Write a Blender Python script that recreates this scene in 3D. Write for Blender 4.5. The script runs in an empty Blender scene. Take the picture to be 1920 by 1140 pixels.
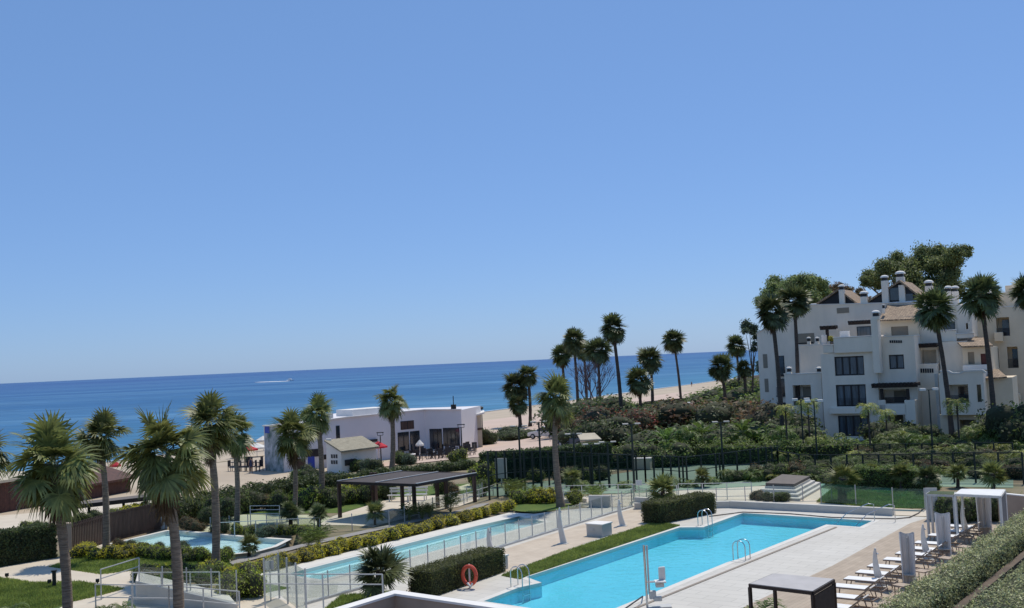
import bpy, math, random
import numpy as np
from mathutils import Vector, Matrix, geometry
random.seed(7); RNG = np.random.default_rng(7)
S = bpy.context.scene; COL = S.collection
R_ = math.radians
# ------------------------------------------------------------------ camera model
FPX = 2000.0; HC = 9.5
ROLL = math.atan(63/1415); PITCH = math.atan(105*math.cos(ROLL)/FPX)
R0 = Vector((1,0,0)); CF = Vector((0,math.cos(PITCH),math.sin(PITCH))); U0 = Vector((0,-math.sin(PITCH),math.cos(PITCH)))
CR = R0*math.cos(ROLL)-U0*math.sin(ROLL); CU = R0*math.sin(ROLL)+U0*math.cos(ROLL)
CAM = Vector((0,0,HC))
def ray(px,py): return CF*FPX + CR*(px-960) + CU*(570-py)
def G(px,py,z=0.0):
    d = ray(px,py); return CAM + d*((z-HC)/d.z)
def AT(px,py,Y):
    d = ray(px,py); return CAM + d*(Y/d.y)
def scoast(x,y): return (x+60)*.8914+(y-162)*(-.4532)
def hgt(x,y):
    s = scoast(x,y)
    if s <= 0: return max(-9,-3+.05*s)
    if s < 36: return -3+1.8*s/36
    if s < 62: return -1.2
    if s < 75: return -1.2+1.2*(s-62)/13
    return 0.0
def T(px,py):
    z = -1.0
    for _ in range(40):
        p = G(px,py,z); z = .6*z+.4*hgt(p.x,p.y)
    p = G(px,py,z); p.z = hgt(p.x,p.y); return p
def ztop(b,py):
    """height above/below of the point over ground point b that is seen at row py"""
    k = (570-py)/FPX
    # (v.U) = k (v.F), v=(bx,by,z-HC)
    a = b.x*CU.x+b.y*CU.y - k*(b.x*CF.x+b.y*CF.y); c = CU.z-k*CF.z
    return HC - a/c
def D(p): return (p-CAM).dot(CF)
def pxm(n,p): return n*D(p)/FPX      # n pixels at p in metres

cam = bpy.data.objects.new('camera', bpy.data.cameras.new('camera')); COL.objects.link(cam)
M3 = Matrix((CR,CU,-CF)).transposed(); cam.matrix_world = Matrix.Translation(CAM) @ M3.to_4x4()
cam.data.lens = 36*FPX/1920; cam.data.sensor_width = 36; cam.data.clip_start = .2; cam.data.clip_end = 60000
S.camera = cam
# ------------------------------------------------------------------ light
SAZ, SEL = R_(32), R_(62)
SD = Vector((math.sin(SAZ)*math.cos(SEL), math.cos(SAZ)*math.cos(SEL), math.sin(SEL)))
sun = bpy.data.objects.new('sun', bpy.data.lights.new('sun','SUN')); COL.objects.link(sun)
sun.data.energy = 3.3; sun.data.angle = R_(.5); sun.data.color = (1,.935,.82)
sun.rotation_mode = 'QUATERNION'; sun.rotation_quaternion = SD.to_track_quat('Z','Y'); sun.location = (0,0,60)
w = bpy.data.worlds.new('World'); S.world = w; w.use_nodes = True
nt = w.node_tree; bg = nt.nodes['Background']; sk = nt.nodes.new('ShaderNodeTexSky'); sk.sky_type = 'NISHITA'
sk.sun_disc = False; sk.sun_elevation = SEL; sk.sun_rotation = SAZ; sk.altitude = 0; sk.air_density = .8; sk.dust_density = .35; sk.ozone_density = 2.2
tn = nt.nodes.new('ShaderNodeMix'); tn.data_type = 'RGBA'; tn.blend_type = 'MULTIPLY'; tn.inputs[0].default_value = 1; tn.inputs[7].default_value = (.60,.69,.93,1)
sky_fill = nt.nodes.new('ShaderNodeMix'); sky_fill.data_type = 'RGBA'; sky_fill.inputs[0].default_value = .42; sky_fill.inputs[7].default_value = (.21/.105,.42/.105,.77/.105,1)   # constant blue added over the sky to even its tone and lift ambient fill
nt.links.new(sk.outputs[0], tn.inputs[6]); nt.links.new(tn.outputs[2], sky_fill.inputs[6]); nt.links.new(sky_fill.outputs[2], bg.inputs[0]); bg.inputs[1].default_value = .105
S.view_settings.view_transform = 'Standard'; S.view_settings.look = 'None'; S.view_settings.gamma = 1; S.view_settings.exposure = .12
S.render.engine = 'CYCLES'
S.cycles.max_bounces = 8; S.cycles.transparent_max_bounces = 24; S.cycles.diffuse_bounces = 5; S.cycles.glossy_bounces = 3
S.cycles.caustics_reflective = False; S.cycles.caustics_refractive = False
# ------------------------------------------------------------------ materials
def mat(name, c, rough=.8, var=.12, scale=1.5, c2=None, bump=0, bscale=None, metal=0, spec=.5, coords='Object', stretch=(1,1,1), detail=5, island=0, trans=0, objvar=0, facvar=None):
    m = bpy.data.materials.new(name); m.use_nodes = True; n = m.node_tree.nodes; L = m.node_tree.links
    b = n['Principled BSDF']; b.inputs['Roughness'].default_value = rough; b.inputs['Metallic'].default_value = metal
    b.inputs['Specular IOR Level'].default_value = spec
    tc = n.new('ShaderNodeTexCoord'); mp = n.new('ShaderNodeMapping'); mp.inputs['Scale'].default_value = stretch
    L.new(tc.outputs[coords], mp.inputs[0])
    nz = n.new('ShaderNodeTexNoise'); nz.inputs['Scale'].default_value = scale; nz.inputs['Detail'].default_value = detail; nz.inputs['Roughness'].default_value = .6
    L.new(mp.outputs[0], nz.inputs[0])
    mx = n.new('ShaderNodeMix'); mx.data_type = 'RGBA'
    if c2 is None: c2 = tuple(min(1,x*(1-2*var)) for x in c); 
    mx.inputs[6].default_value = (*c,1); mx.inputs[7].default_value = (*c2,1)
    mr = n.new('ShaderNodeMapRange'); mr.inputs[1].default_value = .35; mr.inputs[2].default_value = .65
    L.new(nz.outputs[0], mr.inputs[0]); fac = mr.outputs[0]
    L.new(fac, mx.inputs[0]); out = mx.outputs[2]
    if island or objvar:
        hs = n.new('ShaderNodeHueSaturation'); L.new(out, hs.inputs['Color']); src = None
        if island:
            g = n.new('ShaderNodeNewGeometry'); r = n.new('ShaderNodeMapRange'); r.inputs[3].default_value = 1-island; r.inputs[4].default_value = 1+island
            L.new(g.outputs['Random Per Island'], r.inputs[0]); src = r.outputs[0]
        if objvar:
            oi = n.new('ShaderNodeObjectInfo'); r2 = n.new('ShaderNodeMapRange'); r2.inputs[3].default_value = 1-objvar; r2.inputs[4].default_value = 1+objvar
            L.new(oi.outputs['Random'], r2.inputs[0])
            r3 = n.new('ShaderNodeMapRange'); r3.inputs[3].default_value = .5-objvar*.06; r3.inputs[4].default_value = .5+objvar*.06
            L.new(oi.outputs['Random'], r3.inputs[0]); L.new(r3.outputs[0], hs.inputs['Hue'])
            if src:
                mu = n.new('ShaderNodeMath'); mu.operation = 'MULTIPLY'; L.new(src, mu.inputs[0]); L.new(r2.outputs[0], mu.inputs[1]); src = mu.outputs[0]
            else: src = r2.outputs[0]
        L.new(src, hs.inputs['Value']); out = hs.outputs[0]
    L.new(out, b.inputs['Base Color'])
    if bump:
        nb = n.new('ShaderNodeTexNoise'); nb.inputs['Scale'].default_value = bscale or scale*6; nb.inputs['Detail'].default_value = 4; L.new(mp.outputs[0], nb.inputs[0])
        bp = n.new('ShaderNodeBump'); bp.inputs['Strength'].default_value = bump; bp.inputs['Distance'].default_value = .05
        L.new(nb.outputs[0], bp.inputs['Height']); L.new(bp.outputs[0], b.inputs['Normal'])
    if trans:
        tr = n.new('ShaderNodeBsdfTranslucent'); L.new(out, tr.inputs[0]); ms = n.new('ShaderNodeMixShader'); ms.inputs[0].default_value = trans
        L.new(b.outputs[0], ms.inputs[1]); L.new(tr.outputs[0], ms.inputs[2]); L.new(ms.outputs[0], n['Material Output'].inputs[0])
    m['col'] = list(c)
    return m
def stripes(m, ang, width, gap=.06, dark=.75, jit=.12):
    """board / paver joints: multiply base colour along a direction"""
    n = m.node_tree.nodes; L = m.node_tree.links; b = n['Principled BSDF']; src = b.inputs['Base Color'].links[0].from_socket
    tc = n.new('ShaderNodeTexCoord'); mp = n.new('ShaderNodeMapping'); mp.inputs['Rotation'].default_value = (0,0,ang); L.new(tc.outputs['Object'], mp.inputs[0])
    br = n.new('ShaderNodeTexBrick'); br.inputs['Scale'].default_value = 1; br.inputs['Brick Width'].default_value = width[0]; br.inputs['Row Height'].default_value = width[1]
    br.inputs['Mortar Size'].default_value = gap; br.inputs['Mortar Smooth'].default_value = .2
    br.inputs['Color1'].default_value = (1,1,1,1); v = 1-jit; br.inputs['Color2'].default_value = (v,v,v,1); br.inputs['Mortar'].default_value = (dark,dark,dark,1)
    L.new(mp.outputs[0], br.inputs[0]); mm = n.new('ShaderNodeMix'); mm.data_type = 'RGBA'; mm.blend_type = 'MULTIPLY'; mm.inputs[0].default_value = 1
    L.new(src, mm.inputs[6]); L.new(br.outputs[0], mm.inputs[7]); L.new(mm.outputs[2], b.inputs['Base Color']); return m
def mixtr(name, c, alpha, gloss=.0, tint=(1,1,1), ior=1.33, bump=0, bscale=1, wave=None):
    """transparent sheet (water surface, pane, wire mesh): part of the light passes tinted, part is reflected or scattered"""
    m = bpy.data.materials.new(name); m.use_nodes = True; n = m.node_tree.nodes; L = m.node_tree.links
    for x in list(n):
        if x.type == 'BSDF_PRINCIPLED': n.remove(x)
    tr = n.new('ShaderNodeBsdfTransparent'); tr.inputs[0].default_value = (*tint,1)
    df = n.new('ShaderNodeBsdfDiffuse'); df.inputs[0].default_value = (*c,1)
    m1 = n.new('ShaderNodeMixShader'); m1.inputs[0].default_value = alpha; L.new(tr.outputs[0], m1.inputs[1]); L.new(df.outputs[0], m1.inputs[2]); out = m1.outputs[0]
    if gloss:
        gl = n.new('ShaderNodeBsdfGlossy'); gl.inputs['Roughness'].default_value = .03; fr = n.new('ShaderNodeFresnel'); fr.inputs[0].default_value = ior
        mu = n.new('ShaderNodeMath'); mu.operation = 'MULTIPLY'; mu.inputs[1].default_value = gloss; L.new(fr.outputs[0], mu.inputs[0])
        m2 = n.new('ShaderNodeMixShader'); L.new(mu.outputs[0], m2.inputs[0]); L.new(out, m2.inputs[1]); L.new(gl.outputs[0], m2.inputs[2]); out = m2.outputs[0]
        if bump:
            tc = n.new('ShaderNodeTexCoord'); nb = n.new('ShaderNodeTexNoise'); nb.inputs['Scale'].default_value = bscale; nb.inputs['Detail'].default_value = 3
            L.new(tc.outputs['Object'], nb.inputs[0]); bp = n.new('ShaderNodeBump'); bp.inputs['Strength'].default_value = bump; bp.inputs['Distance'].default_value = .1
            L.new(nb.outputs[0], bp.inputs['Height']); L.new(bp.outputs[0], gl.inputs['Normal']); L.new(bp.outputs[0], fr.inputs['Normal'])
    L.new(out, n['Material Output'].inputs[0]); m['col'] = list(c); return m
POOLANG = R_(37.3)     # azimuth of the long pool edge from +Y
M = {}
M['white'] = mat('white_render', (.80,.77,.72), .9, .06, .5, bump=.15, bscale=8)
M['white_b'] = mat('white_building_render', (.91,.81,.68), .92, c2=(.82,.73,.61), scale=.9, stretch=(1,1,.3), detail=8, bump=.25, bscale=5)
M['cream_b'] = mat('cream_building_render', (.80,.68,.51), .92, c2=(.70,.59,.44), scale=.4, bump=.2, bscale=5)
M['rest'] = mat('restaurant_render', (.70,.68,.70), .9, .04, .3, bump=.1)
M['beige'] = mat('beige_render', (.55,.48,.36), .9, .1, 1)
M['tile'] = stripes(mat('roof_tiles', (.52,.38,.25), .85, c2=(.26,.18,.125), scale=4, bump=.6, bscale=14, detail=9), 0, (.3,.22), .03, .45, .35)
M['tile2'] = stripes(mat('grey_roof_tiles', (.42,.38,.28), .85, c2=(.32,.28,.2), scale=3, bump=.5, bscale=14), 0, (.3,.25), .03, .6, .2)
M['dark'] = mat('dark_frame', (.016,.016,.02), .5, .1, 3)
M['glass'] = mat('dark_glass', (.03,.045,.06), .08, .3, .8, spec=.9)
M['curtain'] = mat('curtain_glass', (.12,.165,.21), .2, c2=(.045,.065,.085), scale=1.2, stretch=(3,3,.3), spec=.8)
M['blind'] = mat('beige_blind', (.30,.26,.2), .7, .1, 4, stretch=(.2,.2,8))
M['redblind'] = mat('red_shutter', (.12,.03,.025), .6, .1, 4)
M['timber'] = mat('dark_timber', (.035,.022,.018), .7, c2=(.02,.013,.01), scale=6, stretch=(1,1,.2))
M['slat'] = mat('brown_slat_wood', (.09,.05,.036), .7, c2=(.05,.028,.02), scale=6, stretch=(1,1,.2))
M['redwood'] = stripes(mat('red_brown_boards', (.13,.052,.036), .75, c2=(.075,.03,.022), scale=4), 0, (4,.18), .012, .5, .25)
M['pergroof'] = stripes(mat('pergola_slats', (.085,.058,.042), .7, c2=(.05,.034,.026), scale=3, bump=.2), R_(0), (30,.14), .03, .35, .15)
M['metal'] = mat('steel', (.55,.56,.58), .25, .05, 4, metal=1)
M['galv'] = mat('painted_grey_metal', (.56,.55,.52), .5, .08, 4)
M['rail'] = mat('white_rail_paint', (.72,.70,.64), .5, .05, 4)
M['blackm'] = mat('black_metal', (.012,.014,.014), .5, .1, 4)
M['greenm'] = mat('dark_green_metal', (.008,.02,.017), .5, .1, 4)
M['trunk'] = mat('palm_trunk_bark', (.30,.23,.17), .95, c2=(.14,.105,.08), scale=5, stretch=(.6,.6,5), bump=1.0, bscale=8)
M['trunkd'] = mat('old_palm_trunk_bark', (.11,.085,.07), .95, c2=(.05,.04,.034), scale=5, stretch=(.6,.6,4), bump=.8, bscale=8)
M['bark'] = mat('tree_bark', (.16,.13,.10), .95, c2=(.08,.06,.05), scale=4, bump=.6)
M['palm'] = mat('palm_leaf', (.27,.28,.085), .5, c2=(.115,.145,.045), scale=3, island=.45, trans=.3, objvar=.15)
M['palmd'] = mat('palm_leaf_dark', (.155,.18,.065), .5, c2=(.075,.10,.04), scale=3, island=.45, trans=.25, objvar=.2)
M['stem'] = mat('palm_stem', (.22,.25,.09), .5, .2, 4, island=.2)
M['dead'] = mat('dead_fronds', (.17,.115,.06), .9, c2=(.08,.05,.03), scale=4, island=.4, trans=.2)
def leafm(name,c,c2,**k): return mat(name,c,k.pop('rough',.6),c2=c2,scale=k.pop('scale',1.6),island=k.pop('island',.5),trans=k.pop('trans',.45),objvar=k.pop('objvar',.18),**k)
M['leaf_dark'] = leafm('dark_leaves', (.10,.14,.045),(.048,.075,.028))
M['leaf_mid'] = leafm('mid_leaves', (.20,.26,.065),(.095,.14,.04))
M['leaf_yel'] = leafm('yellow_green_leaves', (.82,.68,.05),(.42,.42,.04),scale=5)
M['leaf_lime'] = leafm('lime_leaves', (.46,.52,.07),(.22,.30,.05),scale=3)
M['leaf_red'] = leafm('flowering_leaves', (.26,.13,.08),(.08,.10,.04),scale=2.2)
M['leaf_mag'] = leafm('bougainvillea_leaves', (.26,.035,.045),(.06,.07,.03),scale=2.2)
M['leaf_blue'] = leafm('blue_green_leaves', (.17,.24,.15),(.08,.13,.085))
M['leaf_euc'] = leafm('eucalyptus_leaves', (.29,.34,.12),(.14,.18,.07),scale=.35)
M['leaf_hedge'] = leafm('clipped_hedge_leaves', (.14,.155,.045),(.07,.08,.028),objvar=0)
M['leaf_grey'] = leafm('grey_green_leaves', (.60,.61,.32),(.15,.18,.06),scale=5,rough=.5,objvar=0,island=.6)  # pale tone puts sunlit highlights into the leaf colour, against a dark one
M['core'] = mat('shade_core', (.045,.05,.022), .95, .2, 3)  # dark solid filler behind leaves, coloured as the shaded interior
M['sand'] = mat('sand', (.50,.41,.30), .95, c2=(.42,.34,.25), scale=.12, bump=.3, bscale=1.2)
M['prom'] = mat('promenade_paving', (.56,.42,.34), .9, c2=(.5,.38,.30), scale=.1)
M['soil'] = mat('garden_soil', (.26,.20,.13), .95, c2=(.14,.14,.07), scale=.25, bump=.4, bscale=3)
M['lawn'] = mat('lawn_grass', (.12,.17,.035), .9, c2=(.06,.11,.025), scale=.45, bump=.9, bscale=22, island=0, spec=.2)
M['lawnd'] = mat('strip_grass', (.055,.095,.025), .9, c2=(.035,.06,.018), scale=1.2, bump=.9, bscale=22, spec=.2)
M['deck'] = stripes(mat('pale_pavers', (.60,.57,.51), .8, c2=(.555,.525,.465), scale=.35, detail=9), POOLANG, (1.2,.6), .022, .78, .06)
M['cop'] = mat('white_coping', (.68,.65,.585), .7, .04, 1)
M['plank'] = stripes(mat('beige_boards', (.47,.38,.285), .8, c2=(.39,.31,.23), scale=1.2), POOLANG-R_(90), (2.4,.2), .012, .75, .12)
M['plank2'] = stripes(mat('pinkish_boards', (.58,.485,.375), .8, c2=(.50,.41,.31), scale=1), POOLANG-R_(90), (2.4,.25), .012, .8, .08)
M['path'] = stripes(mat('cream_paving', (.64,.56,.44), .85, c2=(.58,.50,.39), scale=.6), POOLANG, (.9,.9), .012, .88, .05)
M['greypath'] = mat('grey_ramp', (.30,.28,.26), .85, .08, 1)
M['court'] = mat('green_court', (.22,.31,.22), .9, c2=(.17,.255,.18), scale=.3)
M['courtp'] = mat('pale_court_path', (.50,.50,.33), .9, .06, .4)
M['pool'] = stripes(mat('pool_mosaic', (.31,.82,.91), .5, c2=(.25,.74,.84), scale=.18), POOLANG, (.3,.3), .01, .9, .04)
M['lap'] = mat('pale_pool_mosaic', (.66,.88,.88), .5, c2=(.60,.85,.87), scale=.3)
M['wade'] = mat('white_pool_mosaic', (.78,.88,.86), .5, c2=(.70,.84,.84), scale=.3)
M['water'] = mixtr('pool_water', (.10,.45,.58), .12, .6, (.64,.93,.985), bump=.4, bscale=2.2)
M['water2'] = mixtr('shallow_pool_water', (.3,.6,.65), .08, .5, (.86,.97,.99), bump=.35, bscale=1.6)
M['pane'] = mixtr('clear_pane', (.45,.6,.58), .02, .4, (.95,.98,.97), ior=1.45)
M['paneg'] = mixtr('tinted_pane', (.10,.25,.2), .12, .8, (.62,.82,.76), ior=1.45)
M['net'] = mixtr('wire_mesh', (.012,.03,.022), .36, 0)
M['umbr_r'] = mat('red_canvas', (.62,.025,.05), .8, .08, 2, trans=.25)
M['umbr_w'] = mat('white_canvas', (.78,.76,.72), .8, .05, 2, trans=.15)
M['drape'] = mat('grey_white_canvas', (.86,.81,.75), .8, c2=(.58,.55,.52), scale=3, stretch=(4,4,.2))
M['fin'] = mat('fin_white', (.72,.68,.62), .5, .06, 2)
M['sling'] = mat('lounger_sling', (.80,.79,.77), .8, .04, 3)
M['lframe'] = mat('taupe_frame', (.28,.21,.16), .5, .1, 3)
M['ring'] = mat('orange_red_ring', (.66,.09,.045), .5, .08, 4)
M['mural'] = mat('mural_paint', (.06,.12,.10), .8, c2=(.55,.55,.58), scale=.9, detail=8)
M['blue'] = mat('blue_paint', (.02,.06,.42), .6, .1, 1)
M['carw'] = mat('white_car_paint', (.78,.78,.78), .25, .02, 1)
M['card'] = mat('dark_car_paint', (.10,.13,.17), .25, .1, 1)
M['tyre'] = mat('tyre_rubber', (.02,.02,.02), .8, .1, 4)
M['skin'] = mat('skin', (.42,.24,.16), .6, .08, 4)
M['cloth'] = mat('dark_cloth', (.04,.05,.10), .9, .1, 4)
M['brownw'] = mat('brown_planter_render', (.15,.11,.08), .9, c2=(.09,.065,.05), scale=1.2, bump=.4, bscale=6)
M['encl'] = mat('taupe_render', (.40,.31,.24), .9, .08, 1)
M['cover'] = mat('grey_brown_cover', (.15,.125,.105), .8, .1, 2)
M['foam'] = mat('foam', (.8,.82,.83), .8, .03, 1)
M['greyr'] = mat('light_grey_render', (.60,.57,.51), .9, .07, .8)
# sea
def sea_mat():
    m = bpy.data.materials.new('sea_water'); m.use_nodes = True; n = m.node_tree.nodes; L = m.node_tree.links; b = n['Principled BSDF']
    b.inputs['Roughness'].default_value = .35; b.inputs['Specular IOR Level'].default_value = .06
    tc = n.new('ShaderNodeTexCoord')
    # distance from shore
    dt = n.new('ShaderNodeVectorMath'); dt.operation = 'DOT_PRODUCT'; L.new(tc.outputs['Object'], dt.inputs[0]); dt.inputs[1].default_value = (-.8914,.4532,0)
    nz = n.new('ShaderNodeTexNoise'); mp = n.new('ShaderNodeMapping'); mp.inputs['Scale'].default_value = (.0018,.010,1); L.new(tc.outputs['Object'], mp.inputs[0]); L.new(mp.outputs[0], nz.inputs[0])
    nz.inputs['Scale'].default_value = 1; nz.inputs['Detail'].default_value = 4
    # patches shift with noise
    ad = n.new('ShaderNodeMath'); ad.operation = 'MULTIPLY_ADD'; ad.inputs[1].default_value = 120; L.new(nz.outputs[0], ad.inputs[0]); L.new(dt.outputs['Value'], ad.inputs[2])
    lg = n.new('ShaderNodeMath'); lg.operation = 'LOGARITHM'; lg.inputs[1].default_value = 10; L.new(ad.outputs[0], lg.inputs[0])
    cr = n.new('ShaderNodeValToRGB'); mr = n.new('ShaderNodeMapRange'); mr.inputs[1].default_value = 2.15; mr.inputs[2].default_value = 3.9; L.new(lg.outputs[0], mr.inputs[0]); L.new(mr.outputs[0], cr.inputs[0])
    e = cr.color_ramp; e.elements[0].position = 0; e.elements[0].color = (.06,.21,.31,1); e.elements[1].position = 1; e.elements[1].color = (.028,.076,.225,1)
    for p,c in ((.18,(.025,.120,.25,1)),(.45,(.019,.090,.235,1)),(.7,(.019,.068,.225,1))):
        q = e.elements.new(p); q.color = c
    # long light swell bands
    mp2 = n.new('ShaderNodeMapping'); mp2.inputs['Scale'].default_value = (.0011,.010,1); mp2.inputs['Rotation'].default_value = (0,0,R_(-3)); L.new(tc.outputs['Object'], mp2.inputs[0])
    n2 = n.new('ShaderNodeTexNoise'); n2.inputs['Scale'].default_value = 1; n2.inputs['Detail'].default_value = 6; n2.inputs['Roughness'].default_value = .7; L.new(mp2.outputs[0], n2.inputs[0])
    m3 = n.new('ShaderNodeMapRange'); m3.inputs[1].default_value = .47; m3.inputs[2].default_value = .72; m3.inputs[4].default_value = .8; L.new(n2.outputs[0], m3.inputs[0])
    mx = n.new('ShaderNodeMix'); mx.data_type = 'RGBA'; L.new(m3.outputs[0], mx.inputs[0]); L.new(cr.outputs[0], mx.inputs[6]); mx.inputs[7].default_value = (.15,.32,.47,1)
    # fine ripple tone
    mp3 = n.new('ShaderNodeMapping'); mp3.inputs['Scale'].default_value = (.05,.35,1); L.new(tc.outputs['Object'], mp3.inputs[0])
    n3 = n.new('ShaderNodeTexNoise'); n3.inputs['Scale'].default_value = 1; n3.inputs['Detail'].default_value = 3; L.new(mp3.outputs[0], n3.inputs[0])
    m4 = n.new('ShaderNodeMapRange'); m4.inputs[1].default_value = .3; m4.inputs[2].default_value = .7; m4.inputs[3].default_value = .6; m4.inputs[4].default_value = 1.35; L.new(n3.outputs[0], m4.inputs[0])
    hs = n.new('ShaderNodeHueSaturation'); L.new(mx.outputs[2], hs.inputs['Color']); L.new(m4.outputs[0], hs.inputs['Value']); L.new(hs.outputs[0], b.inputs['Base Color'])
    bp = n.new('ShaderNodeBump'); bp.inputs['Strength'].default_value = .5; bp.inputs['Distance'].default_value = .3; L.new(n3.outputs[0], bp.inputs['Height']); L.new(bp.outputs[0], b.inputs['Normal'])
    return m
M['sea'] = sea_mat()
# ------------------------------------------------------------------ object helpers
def tag(o, label=None, cat=None, group=None, kind=None):
    if label: o['label'] = label
    if cat: o['category'] = cat
    if group: o['group'] = group
    if kind: o['kind'] = kind
    return o
def empty(name, loc, label=None, cat=None, group=None, rz=0):
    o = bpy.data.objects.new(name, None); COL.objects.link(o); o.location = loc; o.rotation_euler[2] = rz
    o.empty_display_size = .3
    return tag(o, label, cat, group)
def wloc(o):
    v = Vector((0,0,0))
    while o: v += o.location; o = o.parent
    return v
def children(o): return [c for c in bpy.data.objects if c.parent == o]
CH = {}
def link_child(o, p): o.parent = p; CH.setdefault(p.name, []).append(o)
def copy_tree(o, parent=None):
    c = o.copy(); COL.objects.link(c)
    if parent: link_child(c, parent)
    for ch in CH.get(o.name, []): copy_tree(ch, c)
    return c
def rawmesh(name, V, Fq, mats, parent=None, smooth=False, mi=None):
    """fast mesh from arrays; Fq (n,k) faces of equal size"""
    me = bpy.data.meshes.new(name); V = np.asarray(V, dtype=np.float32); Fq = np.asarray(Fq, dtype=np.int32); n,k = Fq.shape
    me.vertices.add(len(V)); me.vertices.foreach_set('co', V.ravel()); me.loops.add(n*k); me.loops.foreach_set('vertex_index', Fq.ravel())
    me.polygons.add(n); me.polygons.foreach_set('loop_start', np.arange(0,n*k,k,dtype=np.int32))
    for m in (mats if isinstance(mats,(list,tuple)) else [mats]): me.materials.append(m)
    if mi is not None: me.polygons.foreach_set('material_index', np.asarray(mi,dtype=np.int32))
    if smooth: me.polygons.foreach_set('use_smooth', np.ones(n,dtype=bool))
    me.update(calc_edges=True)
    o = bpy.data.objects.new(name, me); COL.objects.link(o)
    if parent: link_child(o, parent)
    return o
class MB:
    def __init__(s): s.v=[]; s.f=[]
    def add(s, vs, fs):
        k=len(s.v); s.v += [Vector(v) for v in vs]; s.f += [tuple(i+k for i in f) for f in fs]; return s
    def box(s, c, d, rz=0, X=None, Y=None):
        """centre c, full size d, rotated rz or with axes X, Y"""
        c=Vector(c)
        if X is None: X=Vector((math.cos(rz),math.sin(rz),0)); Y=Vector((-math.sin(rz),math.cos(rz),0))
        Z=X.cross(Y); vs=[]
        for k in (-.5,.5):
            for i,j in ((-.5,-.5),(.5,-.5),(.5,.5),(-.5,.5)): vs.append(c+X*(i*d[0])+Y*(j*d[1])+Z*(k*d[2]))
        return s.add(vs, [(3,2,1,0),(4,5,6,7),(0,1,5,4),(1,2,6,5),(2,3,7,6),(3,0,4,7)])
    def bar(s, a, b, w, h=None, up=(0,0,1)):
        a=Vector(a); b=Vector(b); h=h or w; d=b-a; L=d.length
        if L<1e-6: return s
        X=d/L; Y=Vector(up).cross(X)
        if Y.length<1e-3: Y=Vector((0,1,0)).cross(X)
        Y.normalize(); return s.box((a+b)/2,(L,w,h),X=X,Y=Y)
    def tube(s, pts, r, n=8, cap=True):
        pts=[Vector(p) for p in pts]; rs=r if isinstance(r,(list,tuple)) else [r]*len(pts); vs=[]; fs=[]; ref=None
        for i,p in enumerate(pts):
            d=(pts[min(i+1,len(pts)-1)]-pts[max(i-1,0)]).normalized()
            if ref is None: ref = Vector((1,0,0)) if abs(d.x)<.8 else Vector((0,1,0))
            a=(ref-d*ref.dot(d)).normalized(); b=d.cross(a); ref=a
            for j in range(n):
                t=2*math.pi*j/n; vs.append(p+(a*math.cos(t)+b*math.sin(t))*rs[i])
        for i in range(len(pts)-1):
            for j in range(n): fs.append((i*n+j,i*n+(j+1)%n,(i+1)*n+(j+1)%n,(i+1)*n+j))
        if cap: fs.append(tuple(range(n-1,-1,-1))); fs.append(tuple((len(pts)-1)*n+j for j in range(n)))
        return s.add(vs,fs)
    def prism(s, poly, z0, z1):
        """vertical prism over xy polygon; z1 may be a list"""
        n=len(poly); zs=z1 if isinstance(z1,(list,tuple)) else [z1]*n
        zb=z0 if isinstance(z0,(list,tuple)) else [z0]*n
        a=sum(poly[i][0]*poly[(i+1)%n][1]-poly[(i+1)%n][0]*poly[i][1] for i in range(n))
        idx=list(range(n)) if a>0 else list(range(n-1,-1,-1)); P=[poly[i] for i in idx]; zs=[zs[i] for i in idx]; zb=[zb[i] for i in idx]
        vs=[(p[0],p[1],zb[i]) for i,p in enumerate(P)]+[(p[0],p[1],zs[i]) for i,p in enumerate(P)]
        fs=[tuple(range(n-1,-1,-1)),tuple(range(n,2*n))]+[(i,(i+1)%n,n+(i+1)%n,n+i) for i in range(n)]
        return s.add(vs,fs)
    def extr(s, pts, dvec):
        """extrude a planar 3-D polygon by dvec"""
        pts=[Vector(p) for p in pts]; n=len(pts); d=Vector(dvec)
        nrm=Vector((0,0,0))
        for i in range(n): nrm += pts[i].cross(pts[(i+1)%n])
        if nrm.dot(d)>0: pts=pts[::-1]
        vs=pts+[p+d for p in pts]
        fs=[tuple(range(n)),tuple(range(2*n-1,n-1,-1))]+[(i,n+i,n+(i+1)%n,(i+1)%n) for i in range(n)]
        return s.add(vs,fs)
    def cone(s,c,r,h,n=8,z0=0): 
        vs=[(c[0]+r*math.cos(2*math.pi*i/n),c[1]+r*math.sin(2*math.pi*i/n),c[2]) for i in range(n)]+[(c[0],c[1],c[2]+h)]
        return s.add(vs,[(i,(i+1)%n,n) for i in range(n)]+[tuple(range(n-1,-1,-1))])
    def dome(s,c,r,h,n=10,m=4):
        vs=[];fs=[]
        for k in range(m):
            a=math.pi/2*k/m
            for i in range(n): vs.append((c[0]+r*math.cos(a)*math.cos(2*math.pi*i/n),c[1]+r*math.cos(a)*math.sin(2*math.pi*i/n),c[2]+h*math.sin(a)))
        vs.append((c[0],c[1],c[2]+h))
        for k in range(m-1):
            for i in range(n): fs.append((k*n+i,k*n+(i+1)%n,(k+1)*n+(i+1)%n,(k+1)*n+i))
        for i in range(n): fs.append(((m-1)*n+i,(m-1)*n+(i+1)%n,m*n))
        fs.append(tuple(range(n-1,-1,-1)))
        return s.add(vs,fs)
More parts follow.
